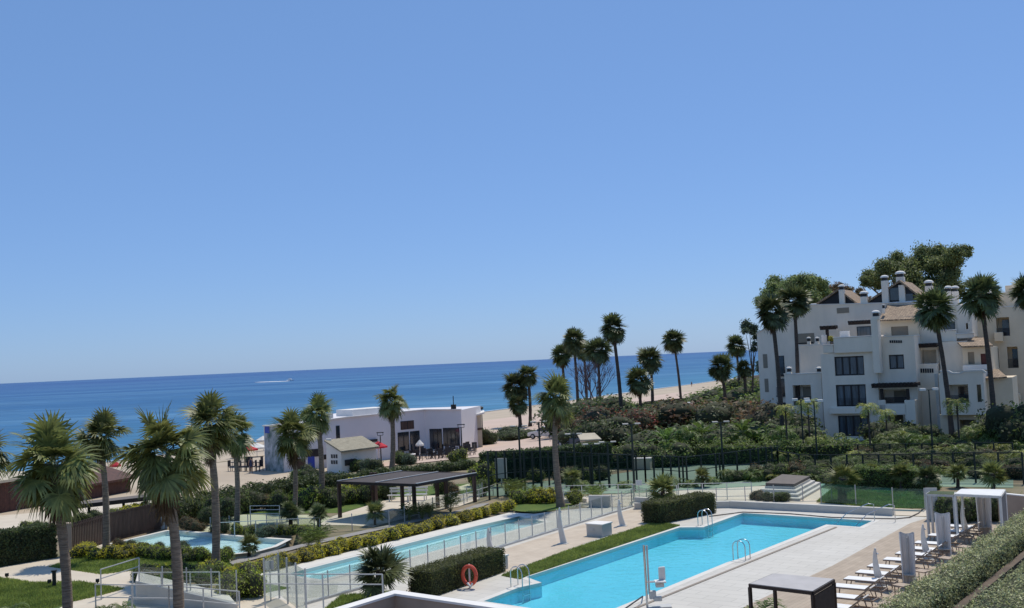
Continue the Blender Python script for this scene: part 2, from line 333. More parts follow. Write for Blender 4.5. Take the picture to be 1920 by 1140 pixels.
    def build(s, name, m, parent=None, world=True, smooth=False, bevel=0):
        off = wloc(parent) if (parent and world) else Vector((0,0,0))
        me=bpy.data.meshes.new(name); me.from_pydata([v-off for v in s.v],[],s.f); me.materials.append(m)
        if smooth:
            for p in me.polygons: p.use_smooth=True
            me.set_sharp_from_angle(angle=R_(40))
        me.update(); o=bpy.data.objects.new(name,me); COL.objects.link(o)
        if parent: link_child(o,parent)
        if bevel:
            b=o.modifiers.new('bevel','BEVEL'); b.width=bevel; b.segments=2; b.limit_method='ANGLE'
        return o
ORD = ['first','second','third','fourth','fifth','sixth','seventh','eighth','ninth','tenth','eleventh','twelfth','thirteenth','fourteenth','fifteenth','sixteenth','seventeenth','eighteenth','nineteenth','twentieth','twenty-first','twenty-second','twenty-third','twenty-fourth','twenty-fifth','twenty-sixth','twenty-seventh','twenty-eighth','twenty-ninth','thirtieth','thirty-first','thirty-second','thirty-third','thirty-fourth','thirty-fifth','thirty-sixth','thirty-seventh','thirty-eighth','thirty-ninth','fortieth']
def sheet(name, pts, m, z=0, holes=(), world=False):
    """flat sheet of pixel picks (or world points) with optional holes"""
    def cv(q): return Vector((q[0],q[1],z)) if (world or isinstance(q,Vector)) else Vector(G(q[0],q[1],0).to_tuple()[:2]+(z,))
    loops=[[cv(q) for q in pts]]+[[cv(q) for q in h] for h in holes]
    flat=[p for l in loops for p in l]; tris=geometry.tessellate_polygon(loops)
    me=bpy.data.meshes.new(name); fs=[]
    for t in tris:
        a,b,c=[flat[i] for i in t]
        fs.append(t if (b-a).cross(c-a).z>0 else t[::-1])
    me.from_pydata(flat,[],fs); me.materials.append(m); o=bpy.data.objects.new(name,me); COL.objects.link(o); o['kind']='structure'; return o
def inside(p, poly):
    c=False; n=len(poly)
    for i in range(n):
        a=poly[i]; b=poly[(i+1)%n]
        if (a[1]>p[1])!=(b[1]>p[1]) and p[0] < (b[0]-a[0])*(p[1]-a[1])/(b[1]-a[1])+a[0]: c=not c
    return c
def g2(*q): p=G(*q); return (p.x,p.y)
# ================================================================== GROUND
POOL = [(906.7,1128),(972,1102.5),(1015.5,1093),(987,1082.5),(1274.5,989.3),(1319,989),(1393,962.3),(1636,977),(1612,988.5),(1549,984),(1390,1047),(1363,1055),(1113,1158)]
LAP = [(538,1077),(800,1010.5),(970,967.5),(1022,979),(764,1046.7),(601,1087)]
WADE = [(216,1020.5),(313,997.5),(333,997.5),(455,1008.5),(536,1014),(510,1027),(476,1036),(428,1041),(388,1041),(342,1036)]
POOLw=[G(*q) for q in POOL]; LAPw=[G(*q) for q in LAP]; WADEw=[G(*q) for q in WADE]
def grow(poly, d):
    """offset polygon outwards"""
    n=len(poly); a=sum(poly[i][0]*poly[(i+1)%n][1]-poly[(i+1)%n][0]*poly[i][1] for i in range(n)); sg=1 if a>0 else -1; out=[]
    for i in range(n):
        p0,p1,p2=Vector(poly[i-1][:2]),Vector(poly[i][:2]),Vector(poly[(i+1)%n][:2])
        e1=(p1-p0).normalized(); e2=(p2-p1).normalized(); n1=Vector((e1.y,-e1.x))*sg; n2=Vector((e2.y,-e2.x))*sg
        b=(n1+n2); b.normalize(); k=d/max(.4,b.dot(n1)); q=p1+b*k; out.append(Vector((q.x,q.y,0)))
    return out
# terrain sheet, lowered in pits below the pools
xs=np.concatenate([np.array([-14000,-5000,-1500,-600,-300,-200,-150,-110,-85]),np.arange(-70,60,1.0),np.array([65,75,90,110,140,180,250,400,800,2000,6000])])
ys=np.concatenate([np.array([-200,-60,-20,0,8,16,22]),np.arange(26,112,1.0),np.arange(114,200,4),np.array([210,230,260,300,350,420,500,700,1000,2000,5000,12000])])
pits=[[ (p.x,p.y) for p in grow(q,.55)] for q in (POOLw,LAPw,WADEw)]
def deep(x,y):
    for q in pits:
        if inside((x,y),q): return True
    return False
V=[];
for y in ys:
    for x in xs: V.append((x,y,-3.2 if (-40<x<30 and 30<y<75 and any(deep(x+a,y+b) for a,b in ((0,0),(.9,0),(-.9,0),(0,.9),(0,-.9)))) else hgt(x,y)))
nx=len(xs); Fq=[(j*nx+i,j*nx+i+1,(j+1)*nx+i+1,(j+1)*nx+i) for j in range(len(ys)-1) for i in range(nx-1)]
tag(rawmesh('terrain',V,Fq,M['soil'],smooth=False),kind='structure')
# sea
o=MB().add([(-16000,-16000,-3),(16000,-16000,-3),(16000,16000,-3),(-16000,16000,-3)],[(0,1,2,3)]).build('sea',M['sea']); tag(o,kind='structure')
def strip(name, s0, s1, n, t0, t1, m, dz, wob=0, k=60):
    """sheet along the coast between inland distances s0..s1"""
    V=[];F=[]; dirv=Vector((.4532,.8914)); nv=Vector((.8914,-.4532)); A=Vector((-60,162))
    for j in range(k+1):
        t=t0+(t1-t0)*j/k
        for i in range(n+1):
            s=s0+(s1-s0)*i/n + (wob*(math.sin(t*.05)+.6*math.sin(t*.013+1)) if i==0 else 0)
            p=A+dirv*t+nv*s; V.append((p.x,p.y,hgt(p.x,p.y)+dz))
    F=[(j*(n+1)+i,j*(n+1)+i+1,(j+1)*(n+1)+i+1,(j+1)*(n+1)+i) for j in range(k) for i in range(n)]
    o=rawmesh(name,V,F,m); o['kind']='structure'; return o
strip('beach',-25,60,17,-170,900,M['sand'],.03,k=200)
strip('wet_sand',.1,1.8,2,-170,900,mat('wet_sand',(.25,.20,.15),.5,.1,.2),.06,wob=.6,k=200)
strip('wave_foam',-.9,.35,2,-170,900,M['foam'],.14,wob=.9,k=260)
strip('promenade',34,50,8,30,160,M['prom'],.045,k=60)
strip('road',50,75,10,8,170,M['prom'],.05,k=60)
strip('car_park',60,84,10,-24,60,M['prom'],.07,k=40)
# complex sheets
DECK=[(444,1087),(560,1058.6),(800,999.8),(954,962),(1000,964),(1050,958),(1110,951),(1188,951),(1225,957),(1372,951),(1676,967),(1740,970)]
DECKw=[G(*q) for q in DECK]+[Vector((30,64,0)),Vector((34,50,0)),Vector((16,22,0)),Vector((-6,22,0)),Vector((-13,40,0)),G(420,1112)]
z1,z2,z3,z4=.012,.018,.024,.03
sheet('pool_deck',DECKw,M['deck'],z1,holes=[grow(POOLw,.0),LAPw])
# coping rings
def ring(name, poly, wd, z, m):
    out=grow(poly,wd); n=len(poly); V=[(p.x,p.y,z) for p in poly]+[(p.x,p.y,z) for p in out]
    F=[(i,(i+1)%n,n+(i+1)%n,n+i) for i in range(n)]
    b=MB(); 
    for i in range(n): j=(i+1)%n; b.add([(*poly[i][:2],z),(*poly[j][:2],z),(*out[j][:2],z),(*out[i][:2],z)],[(0,1,2,3)])
    for i in range(n): j=(i+1)%n; b.add([(*poly[i][:2],z),(*poly[j][:2],z),(*poly[j][:2],-.15),(*poly[i][:2],-.15)],[(0,1,2,3)])
    o=b.build(name,m); o['kind']='structure'; return o
ring('pool_coping',POOLw,.32,z2,M['cop']); ring('lap_pool_coping',LAPw,.35,z2,M['cop']); 
ring('wading_pool_coping',WADEw,.3,z2+.05,M['cop'])
lapedge=[G(444,1087),G(560,1058.6),G(800,999.8),G(954,962),G(1000,964),G(975,966.5)+Vector((0,-.4,0)),G(800,1008),G(538,1074.5)]
sheet('lap_pool_border',lapedge,M['cop'],z3,world=True)
def basin(name, poly, depth, m):
    n=len(poly); b=MB(); zb=-depth
    for i in range(n): j=(i+1)%n; b.add([(*poly[i][:2],-.15),(*poly[j][:2],-.15),(*poly[j][:2],zb),(*poly[i][:2],zb)],[(0,1,2,3)])
    o=b.build(name,m); o['kind']='structure'
    sheet(name.replace('basin','floor'),[Vector(p) for p in poly],m,zb)
basin('pool_basin',POOLw,.6,M['pool']); basin('lap_pool_basin',LAPw,.27,M['lap']); basin('wading_pool_basin',WADEw,.22,M['wade'])
sheet('pool_water',POOLw,M['water'],-.09); sheet('lap_pool_water',LAPw,M['water2'],-.09); sheet('wading_pool_water',WADEw,M['water2'],-.05)
sheet('plank_terrace',[(775,1085),(800,1076),(1190,953),(1225,962),(1270,970),(1130,1007),(1000,1055),(935,1078),(760,1120)],M['plank2'],z2)
sheet('grass_strip',[(940,1080),(1060,1035),(1140,1008),(1236,978),(1262,985),(1276,986),(990,1080.5),(975,1087)],M['lawnd'],z3)
sheet('plank_deck',[(1706,996),(1738,976),(1780,978),(1900,985)]+[],M['plank'],z3) if False else None
PLK=[G(1395,1139),G(1560,1062),G(1706,982),G(1740,972),Vector((29,60,0)),Vector((33,50,0)),Vector((17,23,0)),Vector((2,23,0))]
sheet('plank_deck',PLK,M['plank'],z3,world=True)
# gardens and paths, left
sheet('path',[(-40,1068),(107,1046),(200,1016),(216,1022),(340,1040),(430,1046),(436,1060),(330,1088),(330,1180),(-300,1180)],M['path'],z1)
sheet('lawn',[(-60,1078),(0,1085),(65,1094),(150,1092),(232,1105),(190,1116),(130,1130),(-60,1240)],M['lawn'],z2)
sheet('garden_lawn',[(90,1063),(140,1050),(200,1035),(345,1045),(430,1050),(440,1075),(330,1072),(250,1070),(190,1077),(140,1070)],M['lawn'],z2)
sheet('planting_bed',[(262,1085),(330,1072),(440,1075),(444,1087),(420,1112),(360,1108),(262,1098)],M['soil'],z3)
sheet('lawn_corner',[(444,1090),(470,1090),(545,1103),(500,1112),(440,1128),(415,1112)],M['lawn'],z3)
sheet('lower_lawn',[(640,1118),(740,1110),(760,1125),(720,1150),(600,1150)],M['lawn'],z3)
sheet('front_path',[(380,1140),(420,1112),(480,1112),(560,1135),(560,1200),(330,1200)],M['path'],z4)
sheet('ramp_strip',[(429,1055),(587,1017),(773,976.5),(849,961),(900,946),(920,944),(905,951),(849,966),(773,982),(587,1023),(436,1061)],M['greypath'],.06)
sheet('pergola_terrace',[(596,985),(625,968),(700,945),(740,933),(900,925),(900,935),(860,950),(812,958),(700,988),(650,985)],M['path'],z2)
sheet('garden_path',[(345,1000),(450,965),(600,966),(640,975),(596,985),(470,983),(420,996)],M['courtp'],z1)
sheet('back_lawn',[(450,965),(620,925),(900,905),(900,924),(740,933),(640,962)],M['lawn'],z1)
sheet('court_path',[(845,918),(885,905),(960,893),(1040,885),(1160,874),(1220,872),(1190,880),(1060,893),(960,900),(905,915),(850,922)],M['courtp'],.02)
sheet('tennis_court',[(905,931),(920,910),(1100,897),(1190,884),(1290,869),(1420,868),(1500,880),(1480,905),(1420,912),(1190,925)],M['court'],.026)
sheet('far_court',[(1640,905),(1640,885),(1850,880),(1900,890),(1900,915),(1700,912)],M['court'],.026)
sheet('court_lawn',[(1530,940),(1560,918),(1735,925),(1745,953),(1640,953)],M['lawn'],z2)
sheet('steps_path',[(1190,925),(1420,912),(1500,910),(1560,918),(1530,943),(1675,953),(1740,957),(1745,969),(1676,966),(1372,950),(1188,950),(1100,951),(1030,935)],M['path'],z1+.003)
sheet('lap_lawn',[(960,958),(968,946),(1046,944),(1100,948),(1050,956),(1000,962)],M['lawn'],z4)
sheet('hidden_path',[Vector(p) for p in ((-75,92,0),(-36,71,0),(-34,77,0),(-62,100,0))],M['path'],-.1) if False else None

dr=[G(1127,1156),G(1366,1058.5),G(1392,1051),G(1551,988)]
nrm_=Vector(((dr[3]-dr[0]).y,-(dr[3]-dr[0]).x,0)).normalized()
sheet('drain_channel',[dr[0]+nrm_*.42,dr[3]+nrm_*.42,dr[3]+nrm_*.56,dr[0]+nrm_*.56],mat('drain_grating',(.30,.25,.20),.8,.1,6),.034,world=True)
# ================================================================== FOLIAGE PROTOTYPES
def leaves(ell, n, size, seed, up=.3, shell=.55, flat=1.0, asp=.5, zmin=None, fuzz=.12):
    """leaf quads scattered through ellipsoids ell=[(c,r)]; returns V,F"""
    rg=np.random.default_rng(seed); vol=np.array([e[1][0]*e[1][1]+e[1][1]*e[1][2]+e[1][0]*e[1][2] for e in ell]); pick=rg.choice(len(ell),n,p=vol/vol.sum())
    C=np.array([e[0] for e in ell])[pick]; Rr=np.array([e[1] for e in ell])[pick]
    d=rg.normal(size=(n,3)); d/=np.linalg.norm(d,axis=1)[:,None]
    rad=shell+(1-shell)*rg.random(n)**.6; rad*=1+fuzz*rg.normal(size=n)
    P=C+d*Rr*rad[:,None]
    if zmin is not None: P[:,2]=np.maximum(P[:,2],zmin+rg.random(n)*.1)
    nr=d+rg.normal(size=(n,3))*.75; nr[:,2]+=up; nr/=np.linalg.norm(nr,axis=1)[:,None]
    t=np.cross(nr,rg.normal(size=(n,3))); t/=np.linalg.norm(t,axis=1)[:,None]; b=np.cross(nr,t)
    s=size*(.6+.8*rg.random(n))[:,None]
    V=np.stack([P-t*s,P-b*s*asp+nr*s*.15,P+t*s,P+b*s*asp+nr*s*.15],1).reshape(-1,3)
    F=np.arange(4*n).reshape(-1,4); return V,F
def blob(c,r,seed,n=10,m=7,k=.8):
    rg=np.random.default_rng(seed); V=[];F=[]
    for i in range(m+1):
        th=math.pi*i/m
        for j in range(n):
            ph=2*math.pi*j/n; q=k*(.85+.3*rg.random())
            V.append((c[0]+r[0]*q*math.sin(th)*math.cos(ph),c[1]+r[1]*q*math.sin(th)*math.sin(ph),c[2]+r[2]*q*math.cos(th)))
    for i in range(m):
        for j in range(n): F.append((i*n+j,(i+1)*n+j,(i+1)*n+(j+1)%n,i*n+(j+1)%n))
    return np.array(V),np.array(F)
def merge(parts):
    V=[];F=[];mi=[];k=0
    for (v,f,m) in parts: V.append(v); F.append(np.asarray(f)+k); mi+= [m]*len(f); k+=len(v)
    return np.concatenate(V),np.concatenate(F),mi
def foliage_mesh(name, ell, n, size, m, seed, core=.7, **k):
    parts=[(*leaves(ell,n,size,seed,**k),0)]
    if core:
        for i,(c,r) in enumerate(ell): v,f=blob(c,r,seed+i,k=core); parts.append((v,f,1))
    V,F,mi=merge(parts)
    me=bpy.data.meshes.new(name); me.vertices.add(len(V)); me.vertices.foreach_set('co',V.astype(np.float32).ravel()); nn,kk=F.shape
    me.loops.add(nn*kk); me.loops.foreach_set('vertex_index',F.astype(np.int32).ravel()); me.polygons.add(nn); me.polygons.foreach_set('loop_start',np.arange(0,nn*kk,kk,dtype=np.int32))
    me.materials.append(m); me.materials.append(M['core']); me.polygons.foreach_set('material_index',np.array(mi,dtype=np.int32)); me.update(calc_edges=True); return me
def rand_ell(seed, k, sp=.45, rr=(.45,.65), z=.5):
    rg=np.random.default_rng(seed); L=[((0,0,z),(.7,.7,.5))]
    for i in range(k):
        a=rg.random()*6.28; q=sp*rg.random()**.5+.1; r=rr[0]+(rr[1]-rr[0])*rg.random(); L.append(((q*math.cos(a),q*math.sin(a),z*(.7+.8*rg.random())),(r,r,r*.8)))
    return L
BUSH={}
def bush_mesh(kind, var):
    key=(kind,var)
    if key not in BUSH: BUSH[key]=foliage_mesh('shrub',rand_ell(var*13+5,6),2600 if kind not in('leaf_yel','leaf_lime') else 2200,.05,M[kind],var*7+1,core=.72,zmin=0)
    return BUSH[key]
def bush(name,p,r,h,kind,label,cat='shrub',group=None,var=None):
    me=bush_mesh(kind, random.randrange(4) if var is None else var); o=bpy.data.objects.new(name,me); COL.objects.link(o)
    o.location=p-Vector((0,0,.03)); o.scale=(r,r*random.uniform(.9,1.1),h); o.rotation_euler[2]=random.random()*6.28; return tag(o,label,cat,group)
# ---- fan palms
def fan(org, az, el, lp, lb, rg, k=16, spread=118, droop=.5, w=.035, seg=3):
    """one fan frond: petiole quads + k leaflets; returns (V,F leaf),(V,F stem)"""
    ca,sa=math.cos(az),math.sin(az); n=5; pts=[]; e=el; p=np.array(org,float)
    step=lp/n
    for i in range(n+1):
        pts.append(p.copy()); d=np.array([ca*math.cos(e),sa*math.cos(e),math.sin(e)]); p=p+d*step; e-=.10*droop*1.6
    d=pts[-1]-pts[-2]; d/=np.linalg.norm(d); side=np.array([-sa,ca,0.]); up=np.cross(side,d); up=-up if up[2]<0 and el>-1.2 else up
    tw=rg.normal()*.45; side,up=side*math.cos(tw)+up*math.sin(tw),up*math.cos(tw)-side*math.sin(tw)
    sv=[];sf=[]
    for i in range(n):
        b=len(sv); ww=.022*(1-.5*i/n); sv+=[pts[i]-side*ww,pts[i]+side*ww,pts[i+1]+side*ww*.9,pts[i+1]-side*ww*.9]; sf.append([b,b+1,b+2,b+3])
    V=[];F=[]; base=pts[-1]
    for j in range(k):
        a=math.radians(-spread+2*spread*j/(k-1))*.93+rg.normal()*.05; L=lb*(.72+.28*math.cos(a*.75))*(.92+.16*rg.random())
        dr=d*math.cos(a)+side*math.sin(a)+up*.18*abs(math.sin(a)); dr/=np.linalg.norm(dr)
        wd=np.cross(dr,up); wd/=np.linalg.norm(wd); q=base.copy(); cur=dr.copy(); b=len(V); prof=[.35,1,.75,.12][:seg+1] if seg==3 else [.4,1,.12]
        for s_ in range(seg+1):
            ww=w*prof[s_]*(.9+.2*rg.random()); V+= [q-wd*ww,q+wd*ww]
            cur=cur+np.array([0,0,-1])*droop*(.16+.42*s_/seg)*(1.0+.5*rg.random()); cur/=np.linalg.norm(cur); q=q+cur*L/seg
        for s_ in range(seg): c=b+2*s_; F.append([c,c+1,c+3,c+2])
    return V,F,sv,sf
def crown_mesh(name, seed, n=40, R=1.5, els=(82,-40), k=16, m=None, droop=.55, w=.04, seg=3, stemmat=None, dens=1, lpf=.5, jit=0):
    rg=np.random.default_rng(seed); V=[];F=[];mi=[]
    def put(v,f,i):
        b=len(V); V.extend(v); F.extend([[x+b for x in q] for q in f]); mi.extend([i]*len(f))
    for i in range(n):
        t=(i+.5)/n; el=math.radians(els[0]+(els[1]-els[0])*t**.85)+rg.normal()*(.12+.16*jit); az=i*2.39996+rg.normal()*(.2+.3*jit)
        sc=R*(.80-.12*jit+(.32+.2*jit)*rg.random())*(1.0 if t>.12 else .85)*(.6 if rg.random()<.22 else 1); fr_=lpf*(.45+.75*rg.random()); lp=sc*fr_; lb=sc*min(.72,1.04-fr_)
        a,b_,c,d=fan((0.06*math.cos(az),.06*math.sin(az),.1-.35*t),az,el,lp,lb,rg,k=k,droop=droop*(.6+.9*t),w=w*R/1.5,seg=seg)
        put(a,b_,0); put(c,d,1)
    V=np.array(V,dtype=np.float32);F=np.array(F,dtype=np.int32)
    me=bpy.data.meshes.new(name); me.vertices.add(len(V)); me.vertices.foreach_set('co',V.ravel()); nn,kk=F.shape
    me.loops.add(nn*kk); me.loops.foreach_set('vertex_index',F.ravel()); me.polygons.add(nn); me.polygons.foreach_set('loop_start',np.arange(0,nn*kk,kk,dtype=np.int32))
    me.materials.append(m or M['palm']); me.materials.append(stemmat or M['stem']); me.polygons.foreach_set('material_index',np.array(mi,dtype=np.int32)); me.update(calc_edges=True); return me
def obj(name, me, parent=None, loc=(0,0,0), sc=(1,1,1), rz=0):
    o=bpy.data.objects.new(name,me); COL.objects.link(o); o.location=loc; o.scale=sc if isinstance(sc,(tuple,list)) else (sc,)*3; o.rotation_euler[2]=rz
    if parent: link_child(o,parent)
    return o
CROWN_N=[crown_mesh('crown',11+i,n=58,k=20,m=M['palm'],seg=3,w=.045,els=(88,-48),droop=.62,jit=1) for i in range(3)]
CROWN_F=[crown_mesh('crown',31+i,n=64,k=15,m=M['palmd'],seg=2,w=.075,els=(84,-60),droop=.5) for i in range(3)]
SKIRT=crown_mesh('skirt',51,n=26,R=1.0,els=(-55,-84),k=10,m=M['dead'],seg=2,w=.06,droop=.9,stemmat=M['dead'])
def trunk_mb(base, top, r0, r1, bend=.0, n=26, flare=1.35):
    pts=[];rs=[]
    for i in range(n+1):
        t=i/n; p=base.lerp(top,t)+Vector((math.sin(t*math.pi)*bend,0,0)); pts.append(p); r=r0+(r1-r0)*t
        if t<.12: r*=1+(flare-1)*(1-t/.12)
        rs.append(r*random.uniform(.93,1.06))
    return MB().tube(pts,rs,12)
def palm(base, cx, cy, rpx, label, kind='N', group=None, r0=.2, r1=.15, skirt=1.0, bend=.15, crownR=None, sk=None, zs=1.0):
    """fan palm: base world point, crown centre pixel at the same distance, crown radius in px"""
    top=AT(cx,cy,base.y); R=crownR or pxm(rpx*(1.04 if kind=='N' else 1.02),top); p=empty('palm_tree',base,label,'palm tree',group)
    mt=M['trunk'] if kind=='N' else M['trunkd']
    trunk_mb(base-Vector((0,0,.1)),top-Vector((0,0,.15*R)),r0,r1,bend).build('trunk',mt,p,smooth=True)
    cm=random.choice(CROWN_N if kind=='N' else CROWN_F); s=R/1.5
    co=obj('crown',cm,p,top-base,(s,s*random.uniform(.9,1.08),s*zs*random.uniform(.92,1.08)),random.random()*6.28); co.rotation_euler[0]=random.uniform(-.16,.16); co.rotation_euler[1]=random.uniform(-.16,.16)
    if skirt: obj('dead_fronds',SKIRT,p,top-base-Vector((0,0,.4*R)),(s*.7*skirt,s*.7*skirt,s*1.1*skirt),random.random()*6.28)
    return p
def gz(px,py): return T(px,py)
def gd(px,Y,z=None):
    """ground point at forward distance Y under column px (approx column at ground)"""
    z=0 if z is None else z; py=900
    for _ in range(8):
        p=AT(px,py,Y); py+= (p.z-z)*FPX/Y
    p=AT(px,py,Y); p.z=hgt(p.x,p.y) if z==0 else z; return p
# near palms (crown px, trunk base px)
palm(gd(128,38.5),100,868,92,'large leaning-crowned palm nearest the left edge, in front of the clipped hedge',r0=.2,r1=.15)
palm(gz(198,1046),188,818,52,'palm growing between the slatted fence and the yellow shrubs, left of the wading pool',r0=.2,r1=.13,skirt=.7)
palm(gd(336,39.0),308,848,92,'large palm in front of the wading pool with brown dead fronds under its crown',r0=.21,r1=.16,skirt=1.25)
palm(gz(404,1072),392,795,62,'palm with pale trunk rising from yellow shrubs right of the large palm',r0=.22,r1=.15)
palm(gz(443,993),438,812,44,'slimmer palm directly behind the pale-trunked one, at the path by the wading pool',r0=.18,r1=.13,skirt=.8)
palm(gz(551,975),548,812,46,'bushy palm in front of the painted end wall of the restaurant',r0=.17,r1=.12,skirt=1.2)
palm(gz(602,950),595,775,38,'palm left of the small tiled kiosk, taller than the bushy one beside it',r0=.22,r1=.15,skirt=.9)
palm(gz(735,878),733,752,33,'palm standing alone before the lavender restaurant facade',r0=.26,r1=.2,skirt=1.0)
palm(gz(1052,951),1042,742,50,'palm rising between the end of the lap pool and the courts',r0=.24,r1=.13,skirt=.9,bend=-.2)
# part of a palm crown at the very left edge
palm(gd(-22,50),-28,850,62,'palm cut by the left edge of the photograph, only frond tips in view',r0=.2,r1=.15)
# promenade and distant palms
FARP=[((976,800),(966,722),30,'left palm of the short pair on the promenade'),
((994,800),(990,703),24,'right palm of the short pair on the promenade'),
((975,802),(969,757),24,'low palm below the left one of the promenade pair')]
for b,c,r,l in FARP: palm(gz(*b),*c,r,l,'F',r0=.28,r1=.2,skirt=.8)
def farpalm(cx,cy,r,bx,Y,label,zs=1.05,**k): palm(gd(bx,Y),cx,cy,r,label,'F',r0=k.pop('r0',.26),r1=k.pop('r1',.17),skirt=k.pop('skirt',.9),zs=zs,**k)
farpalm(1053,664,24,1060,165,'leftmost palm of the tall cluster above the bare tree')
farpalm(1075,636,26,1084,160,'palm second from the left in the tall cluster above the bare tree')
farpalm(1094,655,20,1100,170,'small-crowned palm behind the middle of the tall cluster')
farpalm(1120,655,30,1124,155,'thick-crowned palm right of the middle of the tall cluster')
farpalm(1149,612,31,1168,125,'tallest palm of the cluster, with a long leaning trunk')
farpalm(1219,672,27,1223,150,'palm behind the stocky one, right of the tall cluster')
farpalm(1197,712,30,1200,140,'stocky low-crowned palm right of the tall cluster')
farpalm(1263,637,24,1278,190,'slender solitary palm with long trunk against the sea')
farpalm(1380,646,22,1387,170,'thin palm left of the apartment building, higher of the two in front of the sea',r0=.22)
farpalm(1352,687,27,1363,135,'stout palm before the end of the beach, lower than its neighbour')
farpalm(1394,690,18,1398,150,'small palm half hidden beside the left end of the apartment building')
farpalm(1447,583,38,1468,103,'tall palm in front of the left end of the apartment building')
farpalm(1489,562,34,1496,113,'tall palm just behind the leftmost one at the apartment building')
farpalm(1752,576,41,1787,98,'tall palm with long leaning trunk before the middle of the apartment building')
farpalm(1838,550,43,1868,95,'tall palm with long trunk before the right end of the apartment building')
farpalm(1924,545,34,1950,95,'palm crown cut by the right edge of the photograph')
# ---- low palms
LOW=[crown_mesh('fronds',71+i,n=30,R=1.0,els=(85,-25),k=18,m=M['palm'],seg=2,w=.055,droop=.35,lpf=.42) for i in range(2)]
LOWD=[crown_mesh('fronds',75+i,n=40,R=1.0,els=(85,-25),k=20,m=M['palmd'],seg=3,w=.05,droop=.3,lpf=.42) for i in range(1)]
def lowpalm(bpx, rpx, cy, label, me=None, name='low_palm', r=.14, m='trunkd'):
    b=gz(*bpx); top=AT(bpx[0],cy,b.y); R=pxm(rpx,top); p=empty(name,b,label,'low palm')
    trunk_mb(b-Vector((0,0,.1)),top,r,r*.8,0,5).build('trunk',M[m],p,smooth=True); obj('fronds',me or LOW[0],p,top-b,R,random.random()*6)
    return p
lowpalm((712,1128),58,1068,'dark fan palm close in front of the lap pool, left of the clipped hedge',LOWD[0],r=.2)
lowpalm((1243,957),36,918,'short fan palm left of the far clipped hedge, before the white railing',LOW[1],r=.16)
lowpalm((1317,914),20,893,'young palm standing at the court behind the white railing',LOW[0])
lowpalm((467,1044),25,1020,'blue-green young palm at the right end of the wading pool',LOW[1],r=.1)
lowpalm((703,985),24,960,'yellowish young palm in front of the pergola',LOW[0],r=.08)
lowpalm((1072,925),22,893,'young palm right of the tall lap-pool palm, inside the court railing',LOW[1])
lowpalm((1579,940),36,897,'fan palm on the lawn beside the stepped platform',LOW[1],r=.3)
lowpalm((598,998),22,962,'dark round-crowned small palm before the left end of the pergola',LOWD[0],r=.14)
lowpalm((545,995),24,958,'dark small palm in the garden left of the pergola',LOWD[0],r=.14)
lowpalm((1738,925),26,893,'dark fan palm behind the tinted glass screen, left of the cabanas',LOWD[0],r=.14)
lowpalm((1862,922),30,888,'fan palm behind the white-roofed cabana',LOW[0],r=.14)
lowpalm((1690,918),22,886,'bright small fan palm behind the rounded green hedge',LOW[1],r=.12)
lowpalm((1640,912),20,884,'yellowish small fan palm behind the left part of the rounded hedge',LOW[0],r=.12)
lowpalm((1796,915),22,886,'small fan palm between the two cabana frames',LOW[1],r=.12)
# ---- feathery plants
def feather_mesh(name, seed, n=16, R=1.0, els=(80,5), k=14, m=None, w=.06, arch=1.0, leaf=.32):
    rg=np.random.default_rng(seed); V=[];F=[];mi=[]
    for i in range(n):
        t=(i+.5)/n; e=math.radians(els[0]+(els[1]-els[0])*t)+rg.normal()*.1; az=i*2.39996+rg.normal()*.2; L=R*(.8+.35*rg.random()); p=np.array([0,0,0.]); ca,sa=math.cos(az),math.sin(az); side=np.array([-sa,ca,0]); st=L/k
        for j in range(k):
            d=np.array([ca*math.cos(e),sa*math.cos(e),math.sin(e)]); q=p+d*st; b=len(V); V+=[p-side*.012,p+side*.012,q+side*.01,q-side*.01]; F.append([b,b+1,b+2,b+3]); mi.append(1)
            if j>=2:
                ll=leaf*R*math.sin(math.pi*(j-1)/(k-.5))**.6
                for s_ in (-1,1):
                    dl=side*s_*.85+d*.55+np.array([0,0,.25-.5*rg.random()]); dl/=np.linalg.norm(dl); ww=w*R; b=len(V)
                    mid=q+dl*ll*.5; tip=q+dl*ll+np.array([0,0,-.18*ll]); wv=d*ww*.5
                    V+=[q-wv*.4,q+wv*.4,mid+wv,mid-wv]; F.append([b,b+1,b+2,b+3]); mi.append(0); b=len(V); V+=[mid-wv,mid+wv,tip+wv*.1,tip-wv*.1]; F.append([b,b+1,b+2,b+3]); mi.append(0)
            p=q; e-=arch*.13*(1+j/k)
    V=np.array(V,dtype=np.float32);F=np.array(F,dtype=np.int32)
    me=bpy.data.meshes.new(name); me.vertices.add(len(V)); me.vertices.foreach_set('co',V.ravel()); nn,kk=F.shape
    me.loops.add(nn*kk); me.loops.foreach_set('vertex_index',F.ravel()); me.polygons.add(nn); me.polygons.foreach_set('loop_start',np.arange(0,nn*kk,kk,dtype=np.int32))
    me.materials.append(m); me.materials.append(M['stem']); me.polygons.foreach_set('material_index',np.array(mi,dtype=np.int32)); me.update(calc_edges=True); return me
M['trop']=leafm('tropical_leaves',(.17,.25,.055),(.07,.12,.03),rough=.5,spec=.25); M['trop2']=leafm('bright_tropical_leaves',(.42,.42,.11),(.18,.24,.06),rough=.5,spec=.25)
FEA=[feather_mesh('fronds',91,m=M['trop']),feather_mesh('fronds',92,m=M['trop2'],n=13),feather_mesh('fronds',93,m=M['trop'],n=11,w=.16,leaf=.22,k=10,els=(85,30),arch=.7),feather_mesh('fronds',94,m=M['leaf_mid'],n=20)]
SPIKE=feather_mesh('blades',97,n=30,k=5,m=M['leaf_mid'],w=.05,leaf=.5,els=(88,45),arch=.3)
